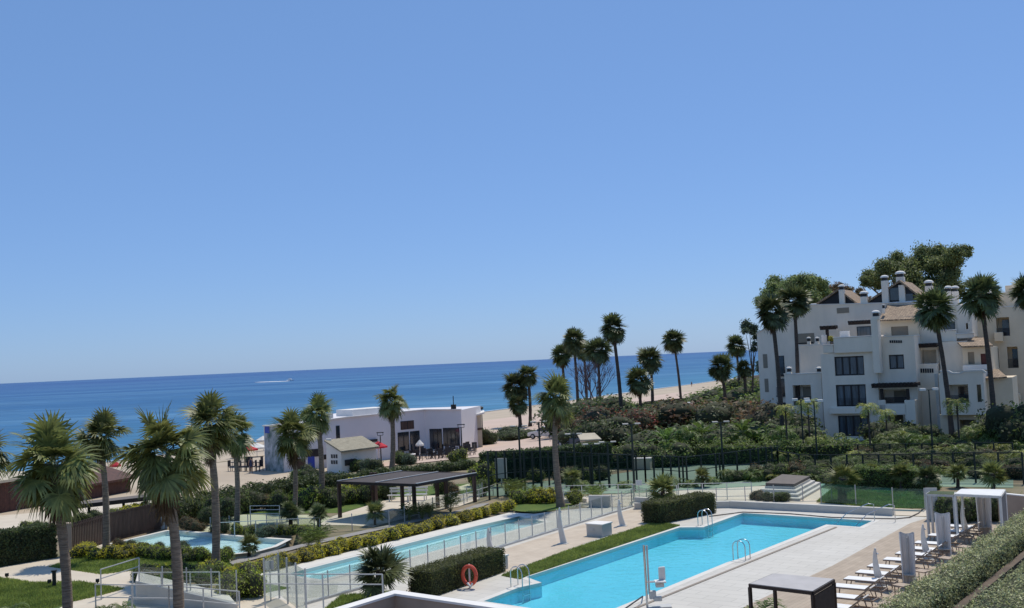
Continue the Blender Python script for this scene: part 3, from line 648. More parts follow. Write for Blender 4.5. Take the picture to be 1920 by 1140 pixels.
def feather(b,R,label,v,h=.3,group=None):
    p=empty('tropical_plant',b,label,'plant',group)
    if h>.15: MB().tube([b-Vector((0,0,.1)),b+Vector((0,0,h))],[.09,.07],7).build('stem',M['trunkd'],p)
    obj('fronds',FEA[v],p,(0,0,h),R,random.random()*6.28); return p
# ================================================================== HEDGES AND SHRUBS
def hedge(name, pts, width, h, m, label, n, size, cat='hedge', side=1, z0=0, seed=1, core=True, rough=.0):
    """clipped hedge: foot line pts (world, front edge) with body width behind it (to the left of the line direction times side)"""
    pts=[Vector((p.x,p.y,z0 if z0 else p.z)) for p in pts]; b=empty(name,pts[0],label,cat); rg=np.random.default_rng(seed)
    Lw=[(pts[i+1]-pts[i]).length for i in range(len(pts)-1)]; V=[];N=[]; mbc=MB()
    for i,L in enumerate(Lw):
        a,c=pts[i],pts[i+1]; X=(c-a).normalized(); Yv=Vector((-X.y,X.x,0))*side; cnt=int(n*L/sum(Lw)); 
        areas=[L*h,L*h,L*width,width*h,width*h]; tot=sum(areas); fc=rg.choice(5,cnt,p=np.array(areas)/tot); u=rg.random(cnt); v=rg.random(cnt)
        for k in range(cnt):
            f=fc[k]; jj=rg.normal()*.035; j2=rough*math.sin(u[k]*L*3.1+i)*.5+rough*.5*rg.normal()
            if f==0: p=a+X*(u[k]*L)+Vector((0,0,v[k]*h))-Yv*(jj+j2*.5); nn=-Yv
            elif f==1: p=a+X*(u[k]*L)+Yv*(width+jj+j2*.5)+Vector((0,0,v[k]*h)); nn=Yv
            elif f==2: p=a+X*(u[k]*L)+Yv*(v[k]*width)+Vector((0,0,h+jj+j2)); nn=Vector((0,0,1))
            elif f==3: p=a-X*jj+Yv*(v[k]*width)+Vector((0,0,u[k]*h)); nn=-X
            else: p=c+X*jj+Yv*(v[k]*width)+Vector((0,0,u[k]*h)); nn=X
            V.append(p-pts[0]); N.append(nn)
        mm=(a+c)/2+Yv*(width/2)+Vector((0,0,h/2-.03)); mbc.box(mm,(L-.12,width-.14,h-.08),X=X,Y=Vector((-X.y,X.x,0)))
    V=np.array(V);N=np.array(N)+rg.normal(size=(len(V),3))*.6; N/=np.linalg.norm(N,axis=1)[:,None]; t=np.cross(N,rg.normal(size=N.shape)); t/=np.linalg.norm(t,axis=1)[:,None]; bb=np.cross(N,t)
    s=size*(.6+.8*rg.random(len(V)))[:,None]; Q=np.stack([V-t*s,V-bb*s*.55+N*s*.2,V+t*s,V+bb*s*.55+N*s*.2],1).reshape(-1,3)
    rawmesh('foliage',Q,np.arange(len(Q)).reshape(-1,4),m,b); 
    if core: mbc.build('shade_core_box',M['core'],b)  # added solid box, its dark colour stands in for shade inside the hedge
    return b
# clipped hedges by the pool
hedge('clipped_hedge',[G(812,1121),G(948,1072)],1.25,1.05,M['leaf_hedge'],'clipped dark hedge with the orange life ring, at the near end of the main pool',16000,.035,side=1,seed=2,rough=.03)
hedge('clipped_hedge',[G(1237,984),G(1343,962)],1.3,1.15,M['leaf_hedge'],'clipped dark hedge behind the far pool ladder, right of the short fan palm',13000,.04,side=1,seed=3,rough=.03)
hedge('hedge',[T(-140,1090),T(0,1064),T(107,1046)],1.3,1.75,M['leaf_dark'],'tall glossy dark hedge at the left edge beside the slatted gate',16000,.06,seed=4,rough=.06)
hedge('hedge',[T(335,985),T(400,960),T(520,940),T(640,918)],2.4,1.05,M['leaf_dark'],'long dark hedge between the sand and the garden, behind the palms',16000,.10,seed=5,rough=.25)
hedge('hedge',[T(640,908),T(720,897),T(905,878)],2.0,.45,M['leaf_dark'],'dark hedge between the pergola roof and the restaurant terrace',9000,.10,seed=6,rough=.25)
hedge('hedge',[T(915,905),T(1040,893),T(1150,880)],1.6,2.2,M['leaf_dark'],'dark square hedge along the far side of the courts, left of the lime mound',10000,.09,seed=7,rough=.1)
hedge('hedge',[T(1290,872),T(1420,871),T(1500,872),T(1600,868)],2.2,1.5,M['leaf_mid'],'loose hedge along the back of the green tennis court',9000,.10,seed=8,rough=.5)
hedge('low_hedge',[G(1600,916),G(1680,917),G(1735,922)],1.6,1.3,M['leaf_mid'],'rounded green hedge behind the tinted glass screen',8000,.06,seed=9,rough=.15)
# yellow shrub row along the lap pool
GY='yellow-green shrubs in the row along the lap pool'
a=G(430,1085); 
row=[(432,1082),(455,1074),(478,1067),(500,1061),(523,1055),(546,1050),(568,1044),(592,1037),(616,1032),(640,1025),(662,1019),(686,1014),(708,1008),(731,1001),(754,996),(776,989),(799,984),(822,978),(845,971),(868,966),(890,959),(911,953),(931,948),(950,944)]
for i,(x,y) in enumerate(row):
    y=1083-.246*(x-444); p=G(x,y)+Vector((random.uniform(-.12,.12),random.uniform(-.1,.1),0)); bush('shrub',p,random.uniform(.55,.72),random.uniform(.55,.72),'leaf_yel',f'yellow-green rounded shrub, {ORD[i]} from the left along the lap pool',group=GY)
for i,(x,y,k) in enumerate([(975,944,'leaf_lime'),(992,943,'leaf_lime'),(1010,943,'leaf_yel'),(1028,943,'leaf_yel'),(1076,948,'leaf_lime')]):
    bush('shrub',G(x,y),.72,.95,k,f'bright lime shrub, {ORD[i]} from the left, around the lap pool palm',group='lime shrubs round the lap pool palm')
# shrubs around the wading pool
for i,(x,y) in enumerate([(150,1046),(165,1041),(182,1049),(212,1047),(232,1047),(252,1044),(272,1046),(292,1047),(312,1050),(345,1050),(362,1052),(384,1054),(420,1054)]):
    bush('shrub',G(x,y),.6,.72,'leaf_yel' if i<6 else 'leaf_lime',f'yellow-green shrub, {ORD[i]} from the left before the wading pool',group='shrubs in the bed before the wading pool')
for i,(x,y) in enumerate([(272,1088),(290,1087),(312,1088),(345,1090),(362,1088),(380,1086),(398,1090),(420,1088),(436,1096),(380,1103)]):
    bush('shrub',G(x,y),.62,.8,['leaf_mid','leaf_lime','leaf_yel'][i%3],f'loose green shrub, {ORD[i]} from the left in the bed above the ramp',group='shrubs in the bed above the ramp')
bush('shrub',G(466,1118),1.05,1.25,'leaf_lime','large round lime shrub at the corner of the small lawn')
bush('shrub',G(438,1124),.9,1.1,'leaf_lime','upright lime shrub left of the large round one, by the ramp rail')
for i,(x,y,r,k) in enumerate([(150,1040,.5,'leaf_red'),(222,1030,.5,'leaf_red'),(247,1030,.45,'leaf_dark'),(300,1034,.45,'leaf_blue'),(340,1036,.55,'leaf_blue'),(352,995,.7,'leaf_red'),(372,996,.5,'leaf_red'),(418,1000,.75,'leaf_dark'),(447,1003,.55,'leaf_lime'),(470,1004,.5,'leaf_lime'),(498,1008,.6,'leaf_blue'),(520,1003,.5,'leaf_lime'),(545,1003,.5,'leaf_lime'),(570,1006,.6,'leaf_lime')]):
    bush('shrub',G(x,y),r,r*1.2,k,f'small mixed shrub, {ORD[i]} from the left around the wading pool',group='small shrubs round the wading pool')
for i,(x,y) in enumerate([(580,1032),(597,1028),(792,975),(806,972),(768,978),(1115,944),(960,934),(975,928),(845,962)]):
    p=empty('flax_plant',G(x,y),f'spiky bronze-green flax plant, {ORD[i]} in turn along the lap pool shrubs','plant','flax plants near the lap pool'); obj('blades',SPIKE,p,(0,0,0),random.uniform(.8,1.15),random.random()*6)
# garden between hedge and path
gl=[(395,972,1.0,'leaf_mid'),(412,968,.9,'leaf_lime'),(430,975,1.1,'leaf_dark'),(455,962,1.1,'leaf_mid'),(480,958,1.0,'leaf_dark'),(503,955,.8,'leaf_red'),(520,957,1.0,'leaf_mid'),(570,955,1.1,'leaf_lime'),(585,950,.9,'leaf_red'),(625,950,1.0,'leaf_mid'),(650,945,.9,'leaf_lime'),(668,940,1.2,'leaf_yel'),(690,942,1.1,'leaf_mid'),(712,937,1.0,'leaf_dark'),(730,935,.9,'leaf_mid'),(830,925,.8,'leaf_mid'),(850,930,.7,'leaf_red'),(905,912,1.3,'leaf_lime'),(922,905,1.1,'leaf_mid'),(900,930,.8,'leaf_mid'),(385,985,.8,'leaf_dark')]
for i,(x,y,r,k) in enumerate(gl): bush('shrub',T(x,y),r,r*1.35,k,f'garden shrub, {ORD[i]} in the bed between dark hedge and pergola',group='shrubs in the loose garden bed')
# slopes round the restaurant
for i,(x,y,r,k) in enumerate([(668,884,1.1,'leaf_mid'),(685,884,.9,'leaf_blue'),(700,886,1.0,'leaf_dark'),(748,873,1.1,'leaf_mid'),(765,872,.9,'leaf_blue'),(580,905,1.2,'leaf_dark'),(560,908,1.0,'leaf_mid'),(860,868,1.0,'leaf_lime'),(915,834,1.5,'leaf_dark'),(890,836,1.3,'leaf_dark')]):
    bush('shrub',T(x,y),r,r*1.3,k,f'shrub, {ORD[i]} in turn in front of the restaurant terrace',group='shrubs before the restaurant terrace')
# big vegetation belt between courts, sea and apartment building
belt=[ # px, Y, r, top row, kind
(968,145,3.2,799,'leaf_dark'),(952,143,2.6,806,'leaf_dark'),(1052,140,2.6,797,'leaf_dark'),
(1085,132,5,746,'leaf_dark'),(1125,128,5,744,'leaf_dark'),(1105,122,3.8,768,'leaf_red'),(1158,124,3.8,758,'leaf_mag'),(1180,118,3.4,768,'leaf_mag'),(1140,114,3.8,778,'leaf_dark'),(1100,114,3.2,790,'leaf_dark'),
(1110,150,4.5,742,'leaf_mid'),(1150,155,5,744,'leaf_mid'),(1185,150,5,752,'leaf_mid'),(1222,142,5,760,'leaf_mid'),(1212,122,4.4,762,'leaf_dark'),(1250,124,4.6,752,'leaf_dark'),(1290,122,5,750,'leaf_red'),(1330,120,4.6,755,'leaf_dark'),(1365,122,4.6,752,'leaf_red'),(1395,120,4.6,748,'leaf_red'),(1435,110,4.4,752,'leaf_red'),(1475,104,3.6,776,'leaf_dark'),(1505,100,2.8,794,'leaf_mid'),
(1360,190,7,724,'leaf_mid'),(1385,185,7,714,'leaf_dark'),(1405,170,6,704,'leaf_mid'),(1330,160,6,756,'leaf_mid'),(1290,150,5,760,'leaf_dark'),(1375,160,6,738,'leaf_mid'),(1400,150,6,726,'leaf_mid'),(1418,135,4.4,735,'leaf_mid'),(1440,120,3.6,762,'leaf_dark'),
(1235,104,3.6,796,'leaf_dark'),(1275,103,3.8,792,'leaf_dark'),(1318,102,3.8,794,'leaf_dark'),(1360,100,3.6,793,'leaf_dark'),(1400,100,3.6,790,'leaf_dark'),(1440,97,3.6,800,'leaf_dark')]
for i,(x,Y,r,yt,k) in enumerate(belt):
    b=gd(x,Y); bush('large_shrub',b,r,(ztop(b,yt)-b.z)*.9,k,f'{ {"leaf_dark":"dense dark green","leaf_mid":"mid green","leaf_red":"rust-tinged flowering","leaf_mag":"red-flowering"}[k]} large shrub, {ORD[i]} in turn behind the courts',group='large shrubs behind the courts')
# lime mound
for i,x in enumerate((1190,1215,1240,1265)):
    bush('shrub',gd(x,91),2.4,1.9,'leaf_mid',f'low mounded green shrub, {ORD[i]} from the left behind the court fence',group='lime mound behind the court fence')
# shrubs at the building foot
for i,(x,Y,r,h,k) in enumerate([(1668,100,2.8,3.2,'leaf_dark'),(1700,101,2.2,2.6,'leaf_mid'),(1735,100,1.6,2.4,'leaf_dark'),(1645,102,1.6,2.2,'leaf_mid'),(1812,97,1.7,1.9,'leaf_dark'),(1885,94,2.4,3.2,'leaf_dark'),(1910,93,3.4,5,'leaf_mid'),(1845,95,1.5,1.6,'leaf_mid'),(1925,90,3.2,5.0,'leaf_dark'),(1765,99,1.4,1.4,'leaf_mid')]):
    bush('shrub',gd(x,Y),r,h*.72,k,f'round shrub, {ORD[i]} in turn at the foot of the apartment building',group='shrubs at the foot of the apartment building')
# tropical planting, right: rows from back to front
rows=[(range(1245,1480,19),94,1.6,1.6,(2,0)),(range(1465,1925,19),92,1.5,1.0,(0,1,1,3)),(range(1475,1925,21),87,1.3,.55,(0,1,3,1)),(range(1530,1925,23),81,1.3,.4,(1,0,3,1)),(range(1545,1925,27),76,1.1,.2,(0,3,1))]
rn=['rearmost','second','middle','fourth','front']
for j,(xr,Y,R,h,vs) in enumerate(rows):
    for i,x in enumerate(xr):
        if j>=3 and 1700<x<1850 : R2=R*.75
        else: R2=R
        b=gd(x+random.uniform(-7,7),Y+random.uniform(-2.2,2.2)); feather(b,R2*random.uniform(.75,1.2),f'tropical plant with arching leaves, {ORD[i]} in the {rn[j]} row right of the courts',random.choice(vs),h*random.uniform(.3,1.5),'tropical plants right of the courts')
k=0
for j,(xr,Y,r) in enumerate([(range(1480,1930,25),89.5,1.3),(range(1500,1930,27),84,1.15),(range(1540,1930,30),78.5,1.0),(range(1565,1730,33),73,.9),(range(1850,1930,26),73,1.2)]):
    for i,x in enumerate(xr):
        kk=random.choice(['leaf_dark','leaf_mid','leaf_dark','leaf_red','leaf_dark','leaf_mid']); bush('undershrub',gd(x+random.uniform(-8,8),Y+random.uniform(-1.5,1.5)),r*random.uniform(.9,1.3),r*random.uniform(.6,.95),kk,f'undergrowth shrub, {ORD[i]} in the {rn[j]} underplanting row right of the courts',group='underplanting right of the courts')
for i,(x,Y,h,R) in enumerate([(1520,95,4.4,1.4),(1633,92,4.0,1.3),(1478,90,4.3,1.3),(1665,96,3.2,1.2),(1800,92,4.0,1.5)]):
    feather(gd(x,Y),R,f'banana-like plant on a tall thin stem, {ORD[i]} in turn before the apartment building',1,h,'tall-stemmed banana-like plants')
for i,(x,y,v) in enumerate(((1335,908,0),(1362,903,3),(1385,900,3),(1412,903,0),(1432,900,3),(1452,903,1),(1475,905,3),(1498,903,0),(1520,905,3),(1170,915,3),(1258,915,3),(1292,913,0),(960,930,3),(1000,926,0),(1090,922,3),(1120,920,0))):
    feather(T(x,y),random.uniform(.7,1.1),f'young feathery plant, {ORD[i]} in turn along the near court fence',v,random.uniform(.1,.5),'young plants along the near court fence')
for i,(x,y,r) in enumerate(((1375,902,.7),(1400,900,.8),(1425,898,.9),(1448,900,1.0),(1472,900,1.1),(1496,900,1.1),(1522,903,1.0),(1100,905,1.0),(1060,905,1.1),(1130,900,1.0),(1010,905,.9))):
    bush('shrub',T(x,y),r,r*1.1,['leaf_dark','leaf_mid','leaf_red'][i%3],f'low shrub, {ORD[i]} in turn beside the court fence',group='low shrubs beside the court fence')
# ================================================================== TREES BEHIND THE BUILDING
def tree(x, Y, lumps, m, label, n, size, tr=1.0):
    """lumps: (px,py,rpx) clusters seen at forward distance Y"""
    b=gd(x,Y); t=empty('tree',b,label,'tree'); ell=[]
    for i,(px,py,r) in enumerate(lumps):
        p=AT(px,py,Y+random.uniform(-3,3)); R=pxm(r,p); c=p-b; ell.append(((c.x,c.y,c.z),(R,R*.9,R*.8)))
    rg=np.random.default_rng(int(x)); sub=[]
    for c,r in ell:
        for _ in range(5):
            d=rg.normal(size=3); d/=np.linalg.norm(d); q=.42+.3*rg.random(); sub.append(((c[0]+d[0]*r[0]*.75,c[1]+d[1]*r[1]*.75,c[2]+d[2]*r[2]*.7),(r[0]*q,r[1]*q,r[2]*q)))
    me=foliage_mesh('crown',sub,n,size,m,int(x),core=0,shell=.1,fuzz=.33); obj('crown',me,t)
    mb=MB(); top=Vector(np.mean([e[0] for e in ell],axis=0)); mb.tube([(0,0,-.2),top*.45,Vector((top.x,top.y,top.z*.8))],[.5*tr,.4*tr,.25*tr],8)
    for c,r in ell:
        c=Vector(c); mb.tube([top*.55,(top*.55+c)/2+Vector((0,0,.6)),c],[.25*tr,.16*tr,.07*tr],6)
    mb.build('trunk',M['bark'],t,world=False,smooth=True); return t
tree(1690,150,[(1640,525,24),(1662,505,26),(1690,490,26),(1722,485,28),(1750,478,24),(1785,478,26),(1808,472,14),(1770,505,28),(1730,520,34),(1760,535,30),(1700,535,24),(1790,525,30),(1850,545,18),(1840,530,12),(1620,528,12),(1820,545,25)],M['leaf_euc'],'big spreading eucalyptus rising behind the roofs of the apartment building',95000,.16)
tree(1500,150,[(1452,535,22),(1475,545,24),(1500,530,22),(1530,532,20),(1518,555,24),(1545,558,18),(1440,560,20),(1480,575,24)],M['leaf_euc'],'grey-green eucalyptus behind the left end of the apartment building',52000,.15)
tree(1575,158,[(1560,555,20),(1580,545,16),(1605,552,14),(1555,570,20),(1620,560,14),(1590,560,16)],M['leaf_red'],'rusty-crowned tree between the two eucalyptuses, behind the left gable',18000,.15)
tree(1410,150,[(1405,612,14),(1416,628,14),(1398,622,8),(1420,650,12),(1424,690,14)],M['leaf_blue'],'pale grey tree peeking out at the left end of the apartment building',9000,.14,tr=.35)
# bare tree
b=gd(1112,140); t=empty('bare_tree',b,'leafless purple-brown tree in the middle of the tall palm cluster','tree'); mb=MB(); rg=random.Random(4)
def grow_branch(p,d,L,r,k):
    q=p+d*L; mb.tube([p,(p+q)/2+Vector((rg.uniform(-.1,.1),0,.05)),q],[r,r*.8,r*.6],5 if r>.04 else 3,cap=False)
    if k==0: return
    for _ in range(3 if k>1 else 4):
        n=(d+Vector((rg.uniform(-.6,.6),rg.uniform(-.6,.6),rg.uniform(-.1,.5)))).normalized(); grow_branch(q,n,L*rg.uniform(.65,.85),r*.55,k-1)
for i in range(3): grow_branch(b,Vector((rg.uniform(-.25,.25),rg.uniform(-.2,.2),1)).normalized(),3.0,.2,4)
mb.build('branches',mat('bare_bark',(.13,.10,.11),.9,.1,3),t)
# ================================================================== FENCES, RAILS, WALLS
def line_pts(a,b,n): return [a.lerp(b,i/(n-1)) for i in range(n)]
def glass_fence(pts,h,n,label,pm='pane',postm='galv',r=.021,toprail=False,name='glass_fence'):
    f=empty(name,pts[0],label,'fence'); L=[(pts[i+1]-pts[i]).length for i in range(len(pts)-1)]; tot=sum(L)
    for i,l in enumerate(L):
        k=max(2,round(n*l/tot)+1); q=line_pts(pts[i],pts[i+1],k)
        for j,p in enumerate(q):
            if j==0 and i>0: continue
            o=MB().box(p+Vector((0,0,h/2)),(r*2,r*2,h),rz=.6).build('post',M[postm],f)
        X=(pts[i+1]-pts[i]).normalized()
        for j in range(k-1):
            MB().box((q[j]+q[j+1])/2+Vector((0,0,h*.52)),((q[j+1]-q[j]).length-.1,.012,h*.88),X=X,Y=Vector((-X.y,X.x,0))).build('pane',M[pm],f)
        if toprail: MB().bar(pts[i]+Vector((0,0,h)),pts[i+1]+Vector((0,0,h)),.04).build('rail',M[postm],f)
    return f
glass_fence([G(573,1134),G(770,1078.5),G(1185,951)],1.15,22,'long glass pool fence between the lap pool and the plank terrace')
k=empty('kerb',G(573,1134),'low grey kerb under the long glass pool fence','kerb'); MB().bar(G(573,1134)+Vector((0,0,.05)),G(770,1078.5)+Vector((0,0,.05)),.16,.12).bar(G(770,1078.5)+Vector((0,0,.05)),G(1186,951)+Vector((0,0,.05)),.16,.12).build('kerb_stone',M['galv'],k)
glass_fence([G(497,1135),G(524,1122),G(575,1160)],1.9,4,'tall glass screen with steel posts around the near corner of the lap pool',r=.028)
glass_fence([G(445,1145),G(262,1132)],1.6,4,'glass screen above the light ramp wall at the left bottom')
glass_fence([G(1185,951),G(1188,940),G(1240,957)],1.1,3,'short glass gate panel at the far end of the long pool fence')
glass_fence([G(1540,943),G(1675,955),G(1735,957)],1.25,3,'tinted glass screen in front of the lawn right of the steps','paneg')
glass_fence([G(1185,950),G(1560,938)],1.05,7,'clear glass fence behind the low white walls at the far pool end')
glass_fence([G(590,1000),G(730,990),G(812,962),G(905,932)],1.0,8,'clear glass fence along the grey ramp beside the pergola')
glass_fence([G(395,998),G(500,990),G(590,1000)],.9,6,'low clear glass fence beyond the wading pool')
def railing(pts,h,n,label,m='rail',rails=(1.0,.62,.2),r=.019):
    f=empty('railing',pts[0],label,'railing')
    for i in range(len(pts)-1):
        L=(pts[i+1]-pts[i]).length
        for p in line_pts(pts[i],pts[i+1],n): MB().box(p+Vector((0,0,h/2)),(r*2.4,r*2.4,h),rz=.6).build('post',M[m],f)
        for q in rails: MB().bar(pts[i]+Vector((0,0,h*q)),pts[i+1]+Vector((0,0,h*q)),r*2).build('rail',M[m],f)
    return f
railing([G(1273,938),G(1410,936)],1.05,4,'white tubular railing in front of the courts, left of the stepped platform')
railing([G(1023,939),G(1126,936)],.95,4,'white tubular railing behind the tall palm at the lap pool end')
railing([G(1130,936),G(1190,935),G(1270,938)],.95,3,'white tubular railing behind the short fan palm')
railing([G(840,957),G(925,930)],.75,4,'white double handrail climbing along the grey ramp',rails=(1,.55))
railing([G(470,985),G(525,985)],1.2,2,'white three-bar rail left of the pergola garden',rails=(1,.8,.6))
railing([G(250,1135),G(413,1135)],1.35,4,'white railing on top of the light ramp wall')
railing([G(180,1155),G(318,1158),G(450,1172)],1.25,3,'lower steel handrail along the bottom of the left ramp','galv',rails=(1,.6))
railing([G(190,1125),G(262,1100)],1.3,2,'thin handrail rising beside the left path','galv',rails=(1,.7))
railing([G(498,1160),G(720,1163)],1.7,3,'steel railing crossing in front of the lap pool\'s near end','galv',rails=(1,.78))
railing([G(400,1010),G(600,1000)],.9,6,'thin grey rail along the garden path beyond the wading pool','galv',rails=(1,))
def wall(name,a,b,h,th,m,label,cap=None,cat='wall',z0=0):
    t=empty(name,a,label,cat); X=(b-a).normalized(); MB().box((a+b)/2+Vector((0,0,z0+h/2-.05)),((b-a).length,th,h+.1),X=X,Y=Vector((-X.y,X.x,0))).build('wall_body',M[m],t,bevel=.015)
    if cap: MB().box((a+b)/2+Vector((0,0,z0+h+.032)),((b-a).length+.06,th+.06,.06),X=X,Y=Vector((-X.y,X.x,0))).build('coping',M[cap],t,bevel=.01)
    return t
wall('low_wall',G(1370,952),G(1675,967),.42,.35,'greyr','long low pale wall at the far end of the main pool')
wall('low_wall',G(1190,955),G(1370,952),.4,.3,'greyr','low pale wall behind the far clipped hedge')
wall('low_wall',G(1105,951),G(1145,951),.75,.25,'greyr','short pale wall at the end of the lap pool, right of the palm')
wall('low_wall',G(1192,953),G(1245,957),.7,.25,'greyr','short pale wall right of the gate, behind the short fan palm')
wall('low_wall',G(1023,944),G(1100,942),.25,.2,'greyr','very low pale edging behind the lime shrubs')
# ramp structure bottom left
a,b_,c=G(255,1132),G(445,1150),G(560,1138)
t=empty('ramp',a,'light grey wedge-shaped ramp wall at the bottom left','ramp')
q=[a,b_,b_+Vector((-1.0,2.3,0)),a+Vector((-.6,2.0,0))]; MB().prism([(p.x,p.y) for p in q],-.1,[.95,.35,.35,.95]).build('ramp_body',M['greyr'],t,bevel=.02)
# grey box and sign
def box_on(p,d,rz,m,label,name,cat,top=None,panel=None):
    t=empty(name,p,label,cat); MB().box(p+Vector((0,0,d[2]/2)),d,rz).build('housing',M[m],t,bevel=.02)
    if top: MB().box(p+Vector((0,0,d[2]+.032)),(d[0]+.08,d[1]+.08,.06),rz).build('lid',M[top],t,bevel=.01)
    if panel:
        Y=Vector((-math.sin(rz),math.cos(rz),0)); X=Vector((math.cos(rz),math.sin(rz),0)); MB().box(p-Y*(d[1]/2+.01)-X*(d[0]*.18)+Vector((0,0,d[2]*.62)),(d[0]*.35,.03,d[2]*.25),rz).build('vent_grille',M[panel],t)
    return t
RZ=-POOLANG
box_on(G(1126,1008)+Vector((0,.7,0)),(1.0,.95,.62),RZ,'greyr','grey-white concrete equipment box on the plank terrace','equipment_box','box','white','galv')
t=box_on(G(927,1068),(1.0,.8,.6),RZ,'greyr','grey box half hidden behind the clipped hedge with the life ring','equipment_box','box','white')
t=empty('notice_board',G(508,1128),'small grey notice board on the glass screen near the lap pool','sign'); MB().box(G(508,1128)+Vector((0,-.06,1.5)),(.34,.03,.36),.2).build('board',M['galv'],t); MB().box(G(508,1128)+Vector((0,0,.66)),(.05,.05,1.32)).build('post',M['galv'],t)
t=empty('notice_board',G(1215,938),'white notice sign on the glass fence behind the short fan palm','sign'); MB().box(G(1199,938)+Vector((0,-.1,1.15)),(.4,.03,.34),-.3).build('board',M['white'],t); MB().box(G(1199,938)+Vector((0,0,.5)),(.05,.05,1.0)).build('post',M['galv'],t)
# slatted gate and fence
def slatfence(a,b,h,n,label,open_=.5):
    t=empty('slat_fence',a,label,'fence'); X=(b-a).normalized(); L=(b-a).length
    for z in (.18,h-.15): MB().bar(a+Vector((0,0,z)),b+Vector((0,0,z)),.05,.08).build('rail',M['slat'],t)
    m_=MB()
    for i in range(n): m_.box(a+X*(L*(i+.5)/n)+Vector((0,0,h/2)),(L/n*(1-open_),.05,h),X=X,Y=Vector((-X.y,X.x,0)))
    m_.build('slats',M['slat'],t); return t
hA=pxm(58,G(133,1040))
slatfence(G(133,1040),G(200,1018),hA,22,'open brown slatted gate left of the wading pool',.55)
slatfence(G(207,1016),G(303,992),hA,40,'brown slatted fence running behind the corner of the wading pool',.25)
for x,y,l,m in ((124,1043,'broad pinkish gate pillar beside the tall dark hedge','encl'),(203,1017,'slim grey post between gate and slatted fence','galv'),(306,991,'grey pillar at the far end of the slatted fence','galv')):
    t=empty('pillar',G(x,y),l,'pillar'); ww=.55 if x==124 else .2+.25*(x==306); MB().box(G(x,y)+Vector((0,0,hA/2+.05)),(ww,ww,hA+.1),.5).build('shaft',M[m],t,bevel=.02)
# bollards and spot lamps
for i,(x,y,h) in enumerate([(102,1101,.72)]):
    t=empty('bollard_lamp',G(x,y),'black bollard lamp on the lawn edge beside the large left palm','lamp'); MB().box(G(x,y)+Vector((0,0,h/2)),(.16,.16,h),.3).build('post',M['blackm'],t); MB().box(G(x,y)+Vector((0,0,h+.03)),(.24,.24,.06),.3).build('head',M['blackm'],t)
for i,(x,y) in enumerate([(13,1084),(93,1096),(183,1095)]):
    t=empty('spot_lamp',G(x,y),f'small black garden spot lamp, {ORD[i]} from the left along the lawn edge','lamp','garden spot lamps'); MB().box(G(x,y)+Vector((0,0,.16)),(.16,.16,.14),.3).build('head',M['blackm'],t); MB().box(G(x,y)+Vector((0,0,.04)),(.05,.05,.12)).build('stake',M['blackm'],t)
# ================================================================== COURT FENCES
def courtfence(posts,label,extra=()):
    """posts: (px, base py, top py)"""
    q=[]
    for i in range(len(posts)-1): q+= [posts[i],tuple((a+b)/2 for a,b in zip(posts[i],posts[i+1]))]
    posts=q+[posts[-1]]; base=[T(x,yb) for x,yb,yt in posts]; tops=[ztop(b,yt)-b.z for b,(x,yb,yt) in zip(base,posts)]
    t=empty('court_fence',base[0],label,'fence')
    for b,h in zip(base,tops): MB().tube([b,b+Vector((0,0,h))],.07,6).build('post',M['greenm'],t)
    for i in range(len(base)-1):
        a,b=base[i],base[i+1]; ha,hb=tops[i],tops[i+1]
        for q in (1,.5): MB().bar(a+Vector((0,0,ha*q)),b+Vector((0,0,hb*q)),.05).build('rail',M['greenm'],t)
        MB().add([a+Vector((0,0,.05)),b+Vector((0,0,.05)),b+Vector((0,0,hb)),a+Vector((0,0,ha))],[(0,1,2,3)]).build('mesh_panel',M['net'],t)
    return t
courtfence([(918,938,846),(949,928,846),(985,922,846),(1016,918,846),(1045,915,847),(1080,914,848),(1108,912,850),(1142,910,851),(1178,908,853),(1211,906,855)],'tall dark green court fence left of the tennis court')
courtfence([(1211,906,855),(1244,907,855),(1275,911,856),(1289,911,857),(1344,901,851),(1358,899,850),(1409,895,843),(1439,889,839),(1460,887,838)],'lower dark green fence along the near side of the tennis court')
courtfence([(920,905,862),(950,903,861),(985,900,860),(1020,897,858),(1056,893,857),(1100,889,855),(1160,882,852),(1210,878,850),(1290,872,848)],'dark green fence along the far side of the courts')
courtfence([(1310,870,838),(1350,870,838),(1378,870,838),(1398,869,837),(1440,869,836),(1490,868,835),(1530,868,834),(1580,866,834),(1640,864,833),(1700,862,832),(1760,862,832),(1830,860,830),(1900,860,830)],'dark green fence in front of the shrubs at the back of the tennis court')
courtfence([(1460,887,845),(1500,893,852),(1560,897,853),(1620,900,852),(1680,902,852),(1750,905,850),(1830,906,848),(1920,908,848)],'thin dark fence running through the tropical planting at right')
for i,(x,yb,yt) in enumerate([(978,925,800),(1016,920,792),(1080,917,815),(1112,912,834),(1190,922,796),(1357,900,792),(1143,915,830)]):
    b=T(x,yb); h=ztop(b,yt)-b.z; t=empty('court_lamp',b,f'tall dark court lamp post with flat heads, {ORD[i]} in turn from the left','lamp','court lamp posts'); MB().tube([b,b+Vector((0,0,h))],[.09,.06],8).build('pole',M['greenm'],t)
    MB().bar(b+Vector((-.45,0,h)),b+Vector((.45,0,h)),.05).build('arm',M['greenm'],t)
    for s_ in (-.42,.42): MB().box(b+Vector((s_,-.05,h+.06)),(.4,.35,.08)).build('lamp_head',M['greyr'],t,bevel=.02)
